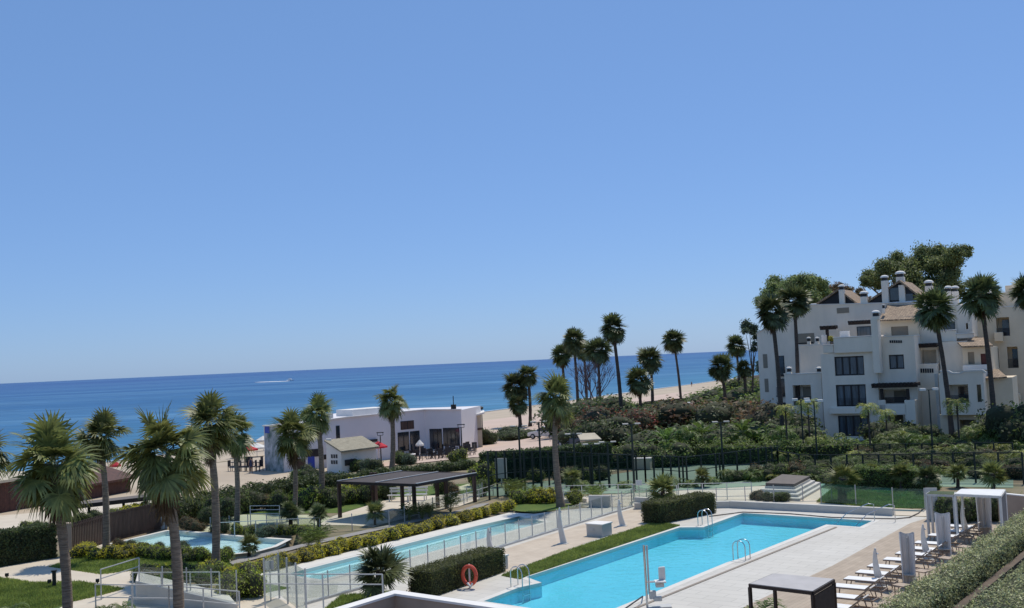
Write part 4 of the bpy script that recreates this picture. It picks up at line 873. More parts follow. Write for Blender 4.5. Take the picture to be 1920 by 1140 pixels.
for i,(x,Y,yt) in enumerate([(1505,90,750),(1530,86,753),(1747,86,731)]):
    b=gd(x+3,Y); h=ztop(b,yt); t=empty('court_lamp',b,['slim double-headed lamp post before the left terrace opening','slim double-headed lamp post just right of its twin','slim double-headed lamp post between the two bays of the building'][i],'lamp'); MB().tube([b,b+Vector((0,0,h))],[.08,.05],8).build('pole',M['greenm'],t)
    MB().bar(b+Vector((-.55,0,h)),b+Vector((.55,0,h)),.05).build('arm',M['greenm'],t)
    for s_ in (-.5,.5): MB().box(b+Vector((s_,-.05,h+.05)),(.42,.36,.2)).build('lamp_head',M['white'],t,bevel=.02)
for i,(x,y) in enumerate([(941,885),(1065,860)]):
    p=T(x,y+28); t=empty('court_board',p,['pale grey board standing inside the left court','pale board behind the court fence near the dark car'][i],'board'); MB().box(p+Vector((0,0,1.4)),(.9,.15,1.5),-.4).box(p+Vector((0,0,.3)),(.1,.1,.8)).build('board',M['greyr'],t)
p=T(1206,880); box_on(p,(1.4,1.0,.9),-.3,'beige','cream utility box behind the tennis court fence','utility_box','box','white')
# people-sized sculpture in the garden left: dark standing figure-like plant pot
# ================================================================== PERGOLA
zp=2.35; PC=[G(632.5,903,zp),G(780,908,zp),G(893,887.5,zp),G(753,883.7,zp)]
t=empty('pergola',Vector((PC[0].x,PC[0].y,0)),'dark brown timber pergola with flat slatted roof beside the lap pool garden','pergola')
MB().prism([(p.x,p.y) for p in PC],zp-.08,zp).build('roof',M['pergroof'],t)
fr=MB()
for i in range(4): a,b=PC[i],PC[(i+1)%4]; fr.bar(a-Vector((0,0,.06)),b-Vector((0,0,.06)),.12,.17)
fr.build('fascia',M['timber'],t)
tr=MB(); 
for a,b in ((PC[0],PC[3]),(PC[0].lerp(PC[1],.5),PC[3].lerp(PC[2],.5)),(PC[1],PC[2])): tr.bar(a+Vector((0,0,.045)),b+Vector((0,0,.045)),.1,.04)
tr.build('edge_strip',M['galv'],t)
cen=sum(PC,Vector())/4
for x,y in ((635,971),(755,955),(778,963),(822,952),(839,953),(893,941),(697,944),(704,944)):
    b=G(x,y); 
    b=b.lerp(Vector((cen.x,cen.y,0)),.02); MB().box(b+Vector((0,0,(zp-.2)/2)),(.2,.2,zp-.2),.6).build('post',M['slat'],t)
def bench(p,rz,L,label):
    t=empty('bench',p,label,'bench'); X=Vector((math.cos(rz),math.sin(rz),0)); Y=Vector((-math.sin(rz),math.cos(rz),0))
    for k in range(2): MB().box(p+Y*(k*.22)+Vector((0,0,.45)),(L,.18,.05),rz).build('seat_board',M['rail'],t)
    for k in range(2): MB().box(p+Y*.42+Vector((0,0,.68+.2*k)),(L,.04,.13),rz).build('back_board',M['rail'],t)
    for s_ in (-.42,.42):
        for q in (0,.4): MB().box(p+X*(s_*L)+Y*q+Vector((0,0,.22 if q==0 else .45)),(.06,.06,.44 if q==0 else .9),rz).build('leg',M['rail'],t)
bench(G(748,941),-.3,1.7,'white slatted bench seen through the left part of the pergola'); bench(G(780,939),-.3,1.5,'white slatted bench behind the right front pergola post')
# ================================================================== RESTAURANT
ZR=-1.2; A=G(497,882,ZR);B=G(532,886,ZR);C=Vector((-19.0,117.9,ZR));Dv=Vector((-10.9,126.6,ZR));Ev=Vector((-6.5,124.9,ZR))
away=Vector((-.50,.866,0)); E2=Ev+Vector((2,9,0)); A2=A+Vector((1,6,0)); mid=C+Vector((-6,14,0))
rst=empty('beach_restaurant',B,'long white flat-roofed beach restaurant in lavender shade with dark glazed openings','restaurant')
zt=3.92; body=[A,B,C,Dv,Ev,E2,mid+Vector((4,6,0)),A2]
MB().prism([(p.x,p.y) for p in body],ZR-.3,[3.55,3.6,3.95,4.05,3.95,3.95,3.95,3.6]).build('wall',M['rest'],rst)
pr=MB()
for a,b,za,zb in ((A,B,3.55,3.6),(B,C,3.6,3.95),(C,Dv,3.95,4.05),(Dv,Ev,4.05,3.95)): pr.bar(Vector((a.x,a.y,za+.06)),Vector((b.x,b.y,zb+.06)),.35,.12)
pr.build('parapet_cap',M['white'],rst)
rb=G(730,800,3.95); ux=(Dv-C).normalized(); MB().box(C.lerp(Dv,.42)+Vector((-2.2,2.6,3.95-ZR+.35)),(5.5,3,.75),math.atan2(ux.y,ux.x)).build('roof_block',M['white'],rst)
MB().box(B.lerp(C,.82)+Vector((-1,2.0,4.2-ZR)),(1.0,.8,.6),.6).build('roof_unit',M['galv'],rst)
def onface(a,b,px,py):
    """point where the pixel ray meets the vertical plane through a,b"""
    n=Vector((b.y-a.y,a.x-b.x,0)).normalized(); d=ray(px,py); return CAM+d*((a-CAM).dot(n)/d.dot(n))
def facebox(a,b,x0,y0,x1,y1,dep,m,name,parent,out=0.0,inset=0.0):
    """panel on the wall plane a-b between two pixel corners; dep thickness, sticks out by 'out'"""
    n=Vector((b.y-a.y,a.x-b.x,0)).normalized(); 
    if n.dot(CAM-a)<0: n=-n
    xm,ym=(x0+x1)/2,(y0+y1)/2; l=onface(a,b,x0,ym);r=onface(a,b,x1,ym);tp=onface(a,b,xm,y0).z;bt=onface(a,b,xm,y1).z
    X=(r-l); X.z=0; L=X.length; X.normalize(); c=(l+r)/2; c.z=(tp+bt)/2; Y=Vector((-X.y,X.x,0)); 
    return MB().box(c+n*(out-dep/2),(L,dep,abs(tp-bt)),X=X,Y=Y).build(name,m,parent)
facebox(A,B,497.5,799,531,884,.06,M['mural'],'mural',rst,.04); facebox(A,B,497.5,798,506,812,.05,M['blue'],'blue_panel',rst,.07)
def rwin(a,b,x0,y0,x1,y1,nm=3,m='glass'):
    w_=facebox(a,b,x0,y0,x1,y1,.06,M['dark'],'window',rst,.03); 
    for i in range(nm):
        xa=x0+(x1-x0)*(i+.08)/nm; xb=x0+(x1-x0)*(i+.92)/nm; o=facebox(a,b,xa,y0+(y1-y0)*.05,xb,y1-(y1-y0)*.04,.03,M[m],'pane',rst,.055)
        o.parent=w_; o.location=Vector((0,0,0))
for x0,y0,x1,y1,n,m in ((746,810,767,846,2,'glass'),(769,808,787,847,2,'glass'),(751,789,776,805,2,'slat')): rwin(C,Dv,x0,y0,x1,y1,n,m)
rwin(Dv,Ev,806,804,829,842,3,'glass'); rwin(Dv,Ev,831,802,862,836,4,'glass')
rwin(B,C,630,798,637,825,1,'glass'); rwin(B,C,571,842,606,856,2,'dark')
facebox(B,C,577,856,590,880,.05,M['blue'],'door',rst,.03); facebox(B,C,554,860,573,880,.05,M['slat'],'counter',rst,.03); facebox(B,C,607,852,618,861,.05,M['dark'],'sign_board',rst,.04)
facebox(C,Dv,684,824,705,829,.3,M['dark'],'awning',rst,.3)
# low terrace wall under the windows
# second pavilion at right
a,b=Vector((-6.2,133,ZR)),Vector((-3.2,131.5,ZR)); kp=empty('beach_pavilion',a,'cream pavilion with sloping pale roof just right of the restaurant','pavilion')
a1=AT(871,812,132);b1=AT(904,812,132); zt1=AT(885,786,132).z
MB().prism([(a1.x,a1.y),(b1.x,b1.y),(b1.x-.2,b1.y+5),(a1.x-.2,a1.y+5)],ZR-.2,[zt1,zt1+.6,zt1+.6,zt1]).build('wall',M['beige'],kp)
MB().prism([(a1.x-.3,a1.y-.4),(b1.x+.4,b1.y-.4),(b1.x+.2,b1.y+5.3),(a1.x-.5,a1.y+5.3)],[zt1+.03,zt1+.63,zt1+.63,zt1+.03],[zt1+.22,zt1+.82,zt1+.82,zt1+.22]).build('roof',M['white'],kp)
MB().bar(Vector((a1.x,a1.y-.05,zt1-1.4)),Vector((b1.x,b1.y-.05,zt1-1.2)),.1,.25).build('band',M['slat'],kp)
# kiosk
kA=T(613,884); kB=T(641,888); kx=Vector((.80,.6,0)); dpt=5.2; k=empty('kiosk',kA,'small white kiosk with grey-tan tiled roof and six little panes, in front of the restaurant','kiosk')
ev=ztop(kB,847); rg_=ztop(kA.lerp(kB,.1),829)
L0=(kB-kA); nrm=Vector((L0.y,-L0.x,0)).normalized(); kd=Vector((.62,.785,0))*4.9
g=[Vector((kA.x,kA.y,-1.5)),Vector((kB.x,kB.y,-1.5)),Vector((kB.x,kB.y,ev)),Vector((kA.x,kA.y,rg_))]
MB().extr(g,kd).build('wall',M['white'],k)
rf=[g[2]+(g[2]-g[3])*.12+Vector((0,0,.05)),g[3]+Vector((0,0,.07))]; dd=kd.normalized()*.25
MB().extr([rf[0]-dd,rf[1]-dd,rf[1]-dd+Vector((0,0,.16)),rf[0]-dd+Vector((0,0,.16))],kd+dd*2).build('roof',M['tile2'],k)
MB().box(g[3]+dd*.4+Vector((.2,.1,.12)),(.5,.5,.4),.3).build('chimney',M['white'],k)
for i in range(3):
    for j in range(2):
        facebox(kA,kB,621+4.4*i,852+11*j,624+4.4*i,859+11*j,.05,M['dark'],'window',k,.03)
facebox(kB,kB+kd,646,861,666,872,.06,M['dark'],'awning',k,.1)
# parasols
def parasol(b,cy,rpx,m,label,group=None,h=.55):
    tp=AT(0,0,1); z=ztop(b,cy); R=rpx*D(b)/FPX; t=empty('parasol',b,label,'parasol',group); MB().tube([b,Vector((b.x,b.y,z))],.035,6).build('pole',M['white'],t)
    n=8; vs=[(b.x+R*math.cos(2*math.pi*i/n),b.y+R*math.sin(2*math.pi*i/n),z-h) for i in range(n)]; vs2=[(v[0],v[1],v[2]-.18) for v in vs]
    mb=MB().add(vs+[(b.x,b.y,z)]+vs2,[(i,(i+1)%n,n) for i in range(n)]+[(i,n+1+i,n+1+(i+1)%n,(i+1)%n) for i in range(n)]); mb.build('canopy',M[m],t)
parasol(gd(463,122,-1.2),833,22,'umbr_r','red parasol over the dark seats left of the painted wall')
parasol(T(711,872),827,17,'umbr_r','red parasol beside the small kiosk roof')
parasol(T(788,860),824,8,'umbr_w','small cream parasol before the dark glazed opening')
for i,(x,Y,cy,r) in enumerate([(463,150,817,13),(494,150,817,13),(165,148,866,13),(482,135,830,20),(448,135,831,18),(120,150,868,12)]):
    parasol(gd(x,Y,hgt(*gd(x,Y,-2)[:2])),cy,r,'umbr_w',f'white beach parasol, {ORD[i]} in turn along the shore at left','white beach parasols')
parasol(gd(216,140,-2.0),864,11,'umbr_r','pale red parasol on the beach behind the brown roof')
# seats, tables in front of restaurant
def chair(m='dark'):
    t=empty('terrace_chair',(0,0,0)); MB().box((0,0,.45),(.45,.45,.05)).build('seat',M[m],t,world=False); MB().box((0,.21,.72),(.45,.04,.5)).build('backrest',M[m],t,world=False)
    for i in (-.2,.2):
        for j in (-.2,.2): MB().box((i,j,.22),(.04,.04,.44)).build('leg',M[m],t,world=False)
    return t
ch0=chair(); n=0
GC='dark chairs on the restaurant terrace'
def lab_chair(o,i,where): tag(o,f'dark terrace chair, {ORD[i%35]} in turn {where}','chair',GC)
spots=[]
for i in range(34): spots.append((740+ (i%17)*9.2+random.uniform(-2,2), 866+ (i//17)*-7+random.uniform(-2,2)-(i%17)*.7,'before the lavender facade'))
for i in range(12): spots.append((436+(i%6)*10+random.uniform(-2,2),884-(i//6)*8,'under the red parasol at left'))
cnt={}
for i,(x,y,wh) in enumerate(spots):
    o=ch0 if i==0 else copy_tree(ch0); p=T(x,y); o.location=p; o.rotation_euler[2]=random.random()*6.28; o.scale=(1.25,1.25,1.25); j=cnt.get(wh,0); cnt[wh]=j+1; lab_chair(o,j,wh)
tb0=empty('terrace_table',(0,0,0)); MB().box((0,0,.74),(.9,.9,.05)).build('tabletop',M['white'],tb0,world=False); MB().tube([(0,0,.02),(0,0,.72)],.05,6).box((0,0,.02),(.45,.45,.04)).build('pedestal',M['galv'],tb0,world=False)
for i,(x,y) in enumerate([(722,858),(752,857),(768,855),(786,853),(803,853),(821,850),(842,848),(860,846),(745,866),(778,864),(811,860),(845,857)]):
    o=tb0 if i==0 else copy_tree(tb0); o.location=T(x,y); o.rotation_euler[2]=random.random(); tag(o,f'white-topped terrace table, {ORD[i]} in turn before the restaurant','table','white-topped terrace tables')
wall('terrace_wall',T(655,877),T(700,872),1.5,.3,'beige','beige garden wall right of the tiled kiosk')
# bicycles-like clutter rack
for i in range(9):
    p=T(812+i*8,861-i*.9); t=empty('bicycle',p,f'dark parked bicycle, {ORD[i]} from the left at the edge of the restaurant terrace','bicycle','bicycles by the restaurant'); az=random.uniform(-.5,.5); X=Vector((math.cos(az),math.sin(az),0))
    for s_,nm in ((-.52,'wheel'),(.52,'wheel')):
        c=p+X*s_+Vector((0,0,.34)); MB().tube([c+X*(.33*math.cos(a))+Vector((0,0,.33*math.sin(a))) for a in [j*math.pi/6 for j in range(13)]],.03,4).build(nm,M['tyre'],t)
    MB().bar(p+X*.52+Vector((0,0,.34)),p+X*.35+Vector((0,0,1.0)),.05).bar(p+X*.38+Vector((0,0,.8)),p-X*.2+Vector((0,0,.8)),.05).bar(p-X*.2+Vector((0,0,.85)),p-X*.02+Vector((0,0,.3)),.05).bar(p-X*.02+Vector((0,0,.3)),p+X*.38+Vector((0,0,.8)),.05).bar(p-X*.52+Vector((0,0,.34)),p-X*.2+Vector((0,0,.8)),.05).build('frame',M['dark'],t)
    MB().box(p-X*.2+Vector((0,0,.92)),(.26,.14,.06),az).build('saddle',M['dark'],t); MB().bar(p+X*.35+Vector((0,0,1.02))-X.cross(Vector((0,0,1)))*.28,p+X*.35+Vector((0,0,1.02))+X.cross(Vector((0,0,1)))*.28,.04).build('handlebar',M['dark'],t)
# street lamps
def streetlamp(x,yb,yt,label,kind=0):
    b=T(x,yb); h=ztop(b,yt)-b.z; t=empty('street_lamp',b,label,'lamp'); MB().tube([b,b+Vector((0,0,h*.12)),b+Vector((0,0,h*.13)),b+Vector((0,0,h*.9))],[.13,.12,.07,.05],8).build('pole',M['blackm'],t)
    if kind: MB().tube([b+Vector((0,0,h*.88)),b+Vector((0,0,h*.9)),b+Vector((0,0,h*.96))],[.1,.22,.26],6).cone(b+Vector((0,0,h*.965)),.32,h*.045,6).build('lantern',M['blackm'],t)
    else:
        MB().box(b+Vector((0,0,h*.985)),(.75,.3,.08)).build('lamp_head',M['blackm'],t); MB().bar(b+Vector((-.3,0,h*.9)),b+Vector((-.3,0,h*.98)),.05).bar(b+Vector((.3,0,h*.9)),b+Vector((.3,0,h*.98)),.05).bar(b+Vector((-.3,0,h*.9)),b+Vector((.3,0,h*.9)),.05).build('bracket',M['blackm'],t)
streetlamp(715,872,810,'black square-bracket lamp post beside the red parasol'); streetlamp(867,862,795,'black lamp post at the right end of the restaurant'); streetlamp(905,808,762,'black lantern post on the promenade against the sea',1); streetlamp(1016,815,786,'small black lantern post beside the parked white car',1)
# cars
def car(p,az,m,label,sc=1.0):
    t=empty('parked_car',p,label,'car'); X=Vector((math.cos(az),math.sin(az),0)); Y=Vector((-math.sin(az),math.cos(az),0)); Z=Vector((0,0,1)); L=4.2
    def loc(u,v,z): return p+X*u+Y*v+Z*z
    prof=[(-2.1,.35),(-2.1,.8),(-1.95,.98),(-1.2,1.02),(.95,.98),(1.75,.86),(2.08,.68),(2.1,.35)]
    MB().extr([loc(u,-.86,z) for u,z in prof],Y*1.72).build('body',M[m],t,bevel=.06)
    cab=[(-1.9,1.0),(-1.45,1.46),(.15,1.5),(.95,1.0)]; MB().extr([loc(u,-.74,z) for u,z in cab],Y*1.48).build('glasshouse',M['glass'],t,bevel=.05)
    MB().extr([loc(u,-.76,z) for u,z in [(-1.5,1.44),(-1.3,1.53),(.05,1.55),(.2,1.47)]],Y*1.52).build('roof',M[m],t,bevel=.03)
    for u in (-1.3,1.3):
        for v in (-.8,.8):
            w_=MB().tube([loc(u,v-.11,.33),loc(u,v+.11,.33)],.33,14).build('wheel',M['tyre'],t); r_=MB().tube([loc(u,v-.13,.33),loc(u,v+.13,.33)],.19,10).build('rim',M['galv'],t); r_.parent=w_
    for v in (-.6,.6): MB().box(loc(2.06,v,.7),(.1,.3,.14),az).build('headlight',M['white'],t,bevel=.02); MB().box(loc(-2.1,v,.82),(.06,.26,.14),az).build('tail_light',M['ring'],t)
car(T(1022,822),math.pi-.5,'carw','white car parked on the promenade behind the tall palm'); car(T(1078,838),2.3,'card','dark blue-grey car parked beside the cream canopy, half hidden by shrubs')
cp=T(1108,848); t=empty('shelter',cp,'small cream sloping-roofed shelter right of the dark car','shelter'); h1=ztop(cp,826)-cp.z
MB().box(cp+Vector((0,1,h1/2)),(1.5,1.5,h1),.3).build('walls',M['beige'],t); MB().extr([cp+Vector((-1.0,-.1,h1)),cp+Vector((1.1,-.1,h1)),cp+Vector((.6,1.9,h1+.5)),cp+Vector((-1.2,1.9,h1+.5))],Vector((0,0,.12))).build('roof',M['beige'],t)
# dark seaside wall at the end of the beach
a=gd(1355,190,-.6); b=gd(1412,175,-.6); wall('boardwalk_wall',T(1210,762),T(1420,742),1.0,.4,'timber','low dark wall between the far beach and the shrubs')
wall('brown_wall',T(1385,728),T(1425,724),3.2,.6,'encl','brown wall at the far end of the beach beside the apartment building')
for i,(x,y) in enumerate([(1273,752),(1292,751)]):
    p=gd(x,175); t=empty('beach_hut',p,['white beach hut roof, left of the pair before the far sand','white beach hut roof, right of the pair before the far sand'][i],'hut'); zz=ztop(p,y); MB().box(p+Vector((0,0,zz/2-.2)),(1.1,1.1,zz),.3).build('walls',M['white'],t); MB().box(p+Vector((0,0,zz-.15)),(1.5,1.5,.16),.3).build('roof',M['foam'],t)
# brown beach building at left
ba,bb=T(-60,985),T(291,938); 
a0=T(-60,985); l0=AT(-60,897,T(0,962).y)
t=empty('beach_building',T(0,965),'low red-brown board-clad beach building behind the left palms','building')
p0,p1=T(-70,975),T(112,943); ztp=ztop(T(0,962),905)
X=(p1-p0).normalized(); Yb=Vector((-X.y,X.x,0)); MB().prism([(p0.x,p0.y),(p1.x,p1.y),(p1.x+Yb.x*7,p1.y+Yb.y*7),(p0.x+Yb.x*7,p0.y+Yb.y*7)],-1.6,ztp).build('wall',M['redwood'],t)
MB().prism([(q.x,q.y) for q in (p0-Yb*.4,p1-Yb*.4+X*.4,p1+Yb*7.4+X*.4,p0+Yb*7.4)],ztp+.01,ztp+.22).build('roof',M['beige'],t)
t=empty('beach_hall',T(230,925),'taller red-brown beach hall with sloping roof between the second and third palms','building')
p0,p1=T(150,940),T(245,922); zt2=ztop(p0.lerp(p1,.6),902); zt3=ztop(p0.lerp(p1,.6),884); X=(p1-p0).normalized(); Yb=Vector((-X.y,X.x,0))
MB().prism([(p0.x,p0.y),(p1.x,p1.y),(p1.x+Yb.x*6,p1.y+Yb.y*6),(p0.x+Yb.x*6,p0.y+Yb.y*6)],-1.6,zt2).build('wall',M['redwood'],t)
MB().extr([Vector((q.x,q.y,z)) for q,z in ((p0-Yb*.5,zt2-.1),(p1-Yb*.5+X*.4,zt2-.1),(p1+Yb*5+X*.4,zt3+.5),(p0+Yb*5,zt3+.5))],Vector((0,0,.2))).build('roof',M['redwood'],t)
t=empty('walkway_canopy',T(200,975),'long flat brown canopy on dark posts above the path behind the slatted fence','canopy')
p0,p1=T(95,992),T(300,960); zc=ztop(p0.lerp(p1,.5),940); X=(p1-p0).normalized(); Yb=Vector((-X.y,X.x,0))
MB().prism([(q.x,q.y) for q in (p0-Yb*.2,p1-Yb*.2,p1+Yb*1.8,p0+Yb*1.8)],zc-.12,zc).build('roof',M['cover'],t); MB().bar(p0-Yb*.25+Vector((0,0,zc-.12-p0.z)),p1-Yb*.25+Vector((0,0,zc-.12-p1.z)),.12,.3).build('fascia',M['timber'],t)
for q in (.05,.36,.68,.97): c=p0.lerp(p1,q)+Yb*.6; MB().tube([Vector((c.x,c.y,-1.3)),Vector((c.x,c.y,zc-.12))],.11,8).build('post',M['timber'],t)
sheet('beach_path',[T(-200,1035),T(-200,985),T(110,960),T(320,935),T(340,950),T(120,985),T(0,1005)],M['path'],-1.1)
for i,(x,y,k_) in enumerate([(55,1000,'leaf_lime'),(75,1001,'leaf_mid'),(160,985,'leaf_mid'),(182,980,'leaf_dark'),(215,975,'leaf_lime'),(235,972,'leaf_yel'),(255,968,'leaf_yel'),(275,962,'leaf_lime'),(130,990,'leaf_mid')]):
    bush('shrub',T(x,y),.8,.9,k_,f'shrub behind the slatted fence, {ORD[i]} in turn along the beach path',group='shrubs behind the slatted fence')
# people (tiny, far)
def person(p,label,cm='cloth',h=1.7,az=0):
    me=bpy.data.meshes.new('person'); j=[(0,0,.95),(0,0,1.2),(0,0,1.42),(0,0,1.52),(0,0,1.66),(.18,0,1.4),(.25,.03,1.12),(.24,.1,.88),(-.18,0,1.4),(-.26,-.03,1.12),(-.24,-.1,.88),(.1,0,.9),(.11,.08,.5),(.11,.02,.06),(.11,.16,.03),(-.1,0,.9),(-.11,-.1,.5),(-.11,-.16,.06),(-.11,-.02,.03)]
    r=[.14,.13,.12,.055,.1,.06,.045,.035,.06,.045,.035,.09,.06,.04,.035,.09,.06,.04,.035]; e=[(0,1),(1,2),(2,3),(3,4),(2,5),(5,6),(6,7),(2,8),(8,9),(9,10),(0,11),(11,12),(12,13),(13,14),(0,15),(15,16),(16,17),(17,18)]
    me.from_pydata([Vector(q)*(h/1.74) for q in j],e,[]); me.materials.append(M['skin']); o=bpy.data.objects.new('person',me); COL.objects.link(o); o.location=p; o.rotation_euler[2]=az
    s=o.modifiers.new('skin','SKIN'); 
    for i,v in enumerate(me.skin_vertices[0].data if me.skin_vertices else []): v.radius=(r[i],r[i])
    if not me.skin_vertices:
        bpy.context.view_layer.objects.active=o
    o.modifiers.new('sub','SUBSURF').levels=1; tag(o,label,'person')
    MB().tube([(0,0,.72),(0,0,.9),(0,0,1.2),(0,0,1.42)],[.17,.17,.17,.15],8).build('clothing',M[cm],o,world=False); MB().dome((0,-.01,1.64),.12,.13,8,3).build('hair',M['dark'],o,world=False); return o
def skinned(p,label,cm='cloth',az=0):
    o=person(p,label,cm,az=az); me=o.data
    if not me.skin_vertices:
        try: me.attributes
        except Exception: pass
    return o
skinned(T(471,888),'person in dark clothes standing on the sand left of the painted wall')
skinned(T(1297,725),'tiny person in dark clothes at the water edge beyond the solitary palm')
# speedboat and wake
bp=G(544,714.3,-3); t=empty('motor_boat',bp,'tiny white motor boat at the head of its wake far out at sea','boat'); X=Vector((1,.05,0)).normalized(); Y=Vector((-X.y,X.x,0))
MB().extr([bp+X*u+Vector((0,0,z)) for u,z in ((-4,0),(3,0),(5,1.6),(-4,1.3))],Y*2.6).build('hull',M['foam'],t); MB().box(bp+Y*1.3+Vector((-.5,0,2.1)),(3,2,1.4)).build('cabin',M['white'],t)
V=[];F=[]
for i in range(24):
    q=i/23; px=541-60*q; wd=(8+30*q)*(1.3-q); c=G(px,714.6+1.9*q,-2.9); V+= [(c.x,c.y-wd,-2.9),(c.x,c.y+wd,-2.9)]
F=[(2*i,2*i+2,2*i+3,2*i+1) for i in range(23)]; o=rawmesh('boat_wake',V,F,M['foam']); o['kind']='structure'
# ================================================================== APARTMENT BUILDING
BU=Vector((math.cos(R_(-30)),math.sin(R_(-30)),0)); BV=Vector((-BU.y,BU.x,0)); BO=Vector((35.28,106.3,0))
def FP(px,py,d):
    r_=ray(px,py); k_=((BO+BV*d)-CAM).dot(BV)/r_.dot(BV); q=CAM+r_*k_; return ((q-BO).dot(BU),q.z)
def W3(u,z,d): return BO+BU*u+BV*d+Vector((0,0,z))
def rect(px0,py0,px1,py1,d):
    xm=(px0+px1)/2; ym=(py0+py1)/2; u0=FP(px0,ym,d)[0];u1=FP(px1,ym,d)[0];zt_=FP(xm,py0,d)[1];zb_=FP(xm,py1,d)[1]; return u0,u1,zb_,zt_
class Bld:
    def __init__(s,name,label,cat,ox): s.e=empty(name,W3(ox,0,0),label,cat)
    def blk(s,name,x0,y0,x1,y1,d,dep,m,ground=False,cap=0,u=None,bev=.05,parent=None):
        u0,u1,z0,z1=rect(x0,y0,x1,y1,d) if u is None else u
        if ground: z0=-.3
        o=MB().box(W3((u0+u1)/2,(z0+z1)/2,d+dep/2),(u1-u0,dep,z1-z0),X=BU,Y=BV).build(name,M[m],parent or s.e,bevel=bev)
        if cap: MB().box(W3((u0+u1)/2,z1+.045,d+dep/2),(u1-u0+.1,dep+.1,.1),X=BU,Y=BV).build('coping',M['white'],s.e,bevel=.03)
        return o,(u0,u1,z0,z1)
    def holed(s,name,x0,y0,x1,y1,d,dep,m,holes,ground=True,cap=0,back=None,wt=.35):
        """block whose front wall has real openings: holes = list of px rects; body set back behind them"""
        u0,u1,z0,z1=rect(x0,y0,x1,y1,d); z0=-.3 if ground else z0; mb=MB(); H=[rect(*h[:4],d) for h in holes]
        us=sorted(set([u0,u1]+[h[0] for h in H]+[h[1] for h in H])); zs=sorted(set([z0,z1]+[h[2] for h in H]+[h[3] for h in H]))
        for i in range(len(us)-1):
            for j in range(len(zs)-1):
                a,b,c,e=us[i],us[i+1],zs[j],zs[j+1]; um,zm=(a+b)/2,(c+e)/2
                if um<u0 or um>u1 or zm<z0 or zm>z1: continue
                if any(h[0]<um<h[1] and h[2]<zm<h[3] for h in H): continue
                mb.add([W3(a,c,d),W3(b,c,d),W3(b,e,d),W3(a,e,d)],[(0,1,2,3)])
        rd=back or 1.4
        for h in H:
            a,b,c,e=h; k=rd; P=[W3(a,c,d),W3(b,c,d),W3(b,e,d),W3(a,e,d)]; Q=[p+BV*k for p in P]
            mb.add(P+Q,[(0,1,5,4)[::-1],(1,2,6,5)[::-1],(2,3,7,6)[::-1],(3,0,4,7)[::-1]])
            mb.add(Q,[(0,1,2,3)])
        P=[W3(u0,z0,d),W3(u1,z0,d),W3(u1,z1,d),W3(u0,z1,d)]; Q=[p+BV*dep for p in P]
        mb.add(P+Q,[(1,5,6,2),(2,6,7,3),(3,7,4,0),(5,4,7,6)])
        o=mb.build(name,M[m],s.e)
        if cap: 
            c_=MB(); c_.box(W3((u0+u1)/2,z1+.05,d+.12),(u1-u0+.1,.34,.1),X=BU,Y=BV); c_.box(W3(u1-.12,z1+.05,d+dep/2+.2),(.34,dep-.4,.1),X=BU,Y=BV); c_.build('coping',M['white'],s.e)
        for h,hh in zip(holes,H):
            k=h[4] if len(h)>4 else None; a,b,c,e=hh
            if k in('win','winw'):  # glazed recess close to the front
                n_=h[5] if len(h)>5 else 2; dd=d+.18; w_=MB(); t_=.13; w_.box(W3((a+b)/2,c+t_/2,dd),(b-a,.1,t_),X=BU,Y=BV).box(W3((a+b)/2,e-t_/2,dd),(b-a,.1,t_),X=BU,Y=BV)
                for q in range(n_+1): w_.box(W3(a+(b-a)*q/n_*(1-.06/(b-a))+.03,(c+e)/2,dd+.003),(.14,.1,e-c-.01),X=BU,Y=BV)
                wo=w_.build('window',M['dark'],s.e); MB().box(W3((a+b)/2,(c+e)/2,dd+.07),(b-a,.03,e-c),X=BU,Y=BV).build('pane',M['curtain'],wo)
                if k=='winw': rr=MB(); [rr.bar(W3(a,c+.12+q*.13,d+.03),W3(b,c+.12+q*.13,d+.03),.03) for q in range(6)]; rr.build('railing',M['dark'],wo)
            elif k in('bal','balo'):
                MB().box(W3((a+b)/2+ (b-a)*.12,(c+e)/2-.1,d+rd-.05),((b-a)*.5,.08,(e-c)*.85),X=BU,Y=BV).build('door',M['glass' if k=='bal' else 'blind'],s.e)
                rr=MB(); hr=min(.9,(e-c)*.4)
                for q in range(9): rr.bar(W3(a,c+hr*q/8+.02,d+.04),W3(b,c+hr*q/8+.02,d+.04),.05)
                rr.build('railing',M['dark'],s.e)
            elif k in('blind','redblind'):
                MB().box(W3((a+b)/2,(c+e)/2,d+.2),(b-a,.06,e-c),X=BU,Y=BV).build('shutter',M[k],s.e)
            elif k=='glass': MB().box(W3((a+b)/2,(c+e)/2,d+.25),(b-a,.06,e-c),X=BU,Y=BV).build('window',M['glass'],s.e)
            elif k=='door': MB().box(W3((a+b)/2,(c+e)/2,d+rd-.06),((b-a)*.8,.06,e-c-.1),X=BU,Y=BV).build('door',M['blind'],s.e)
        return (u0,u1,z0,z1)
    def chimney(s,x0,y0,x1,y1,d,z0y=None,m='white_b'):
        u0,u1,zb,zt_=rect(x0,y0,x1,y1,d); w_=u1-u0; ch=MB().box(W3((u0+u1)/2,(zb+zt_)/2,d+w_/2),(w_,w_,zt_-zb),X=BU,Y=BV).build('chimney',M[m],s.e,bevel=.03)
        k=w_*1.15; c0=W3((u0+u1)/2,zt_,d+w_/2); MB().box(c0+Vector((0,0,.17)),(w_*.8,w_*.8,.34),X=BU,Y=BV).build('flue',M['dark'],ch); MB().dome(c0+Vector((0,0,.34)),k*.62,w_*.42,10,3).box(c0+Vector((0,0,.36)),(k,k,.1),X=BU,Y=BV).build('cap',M['white'],ch)
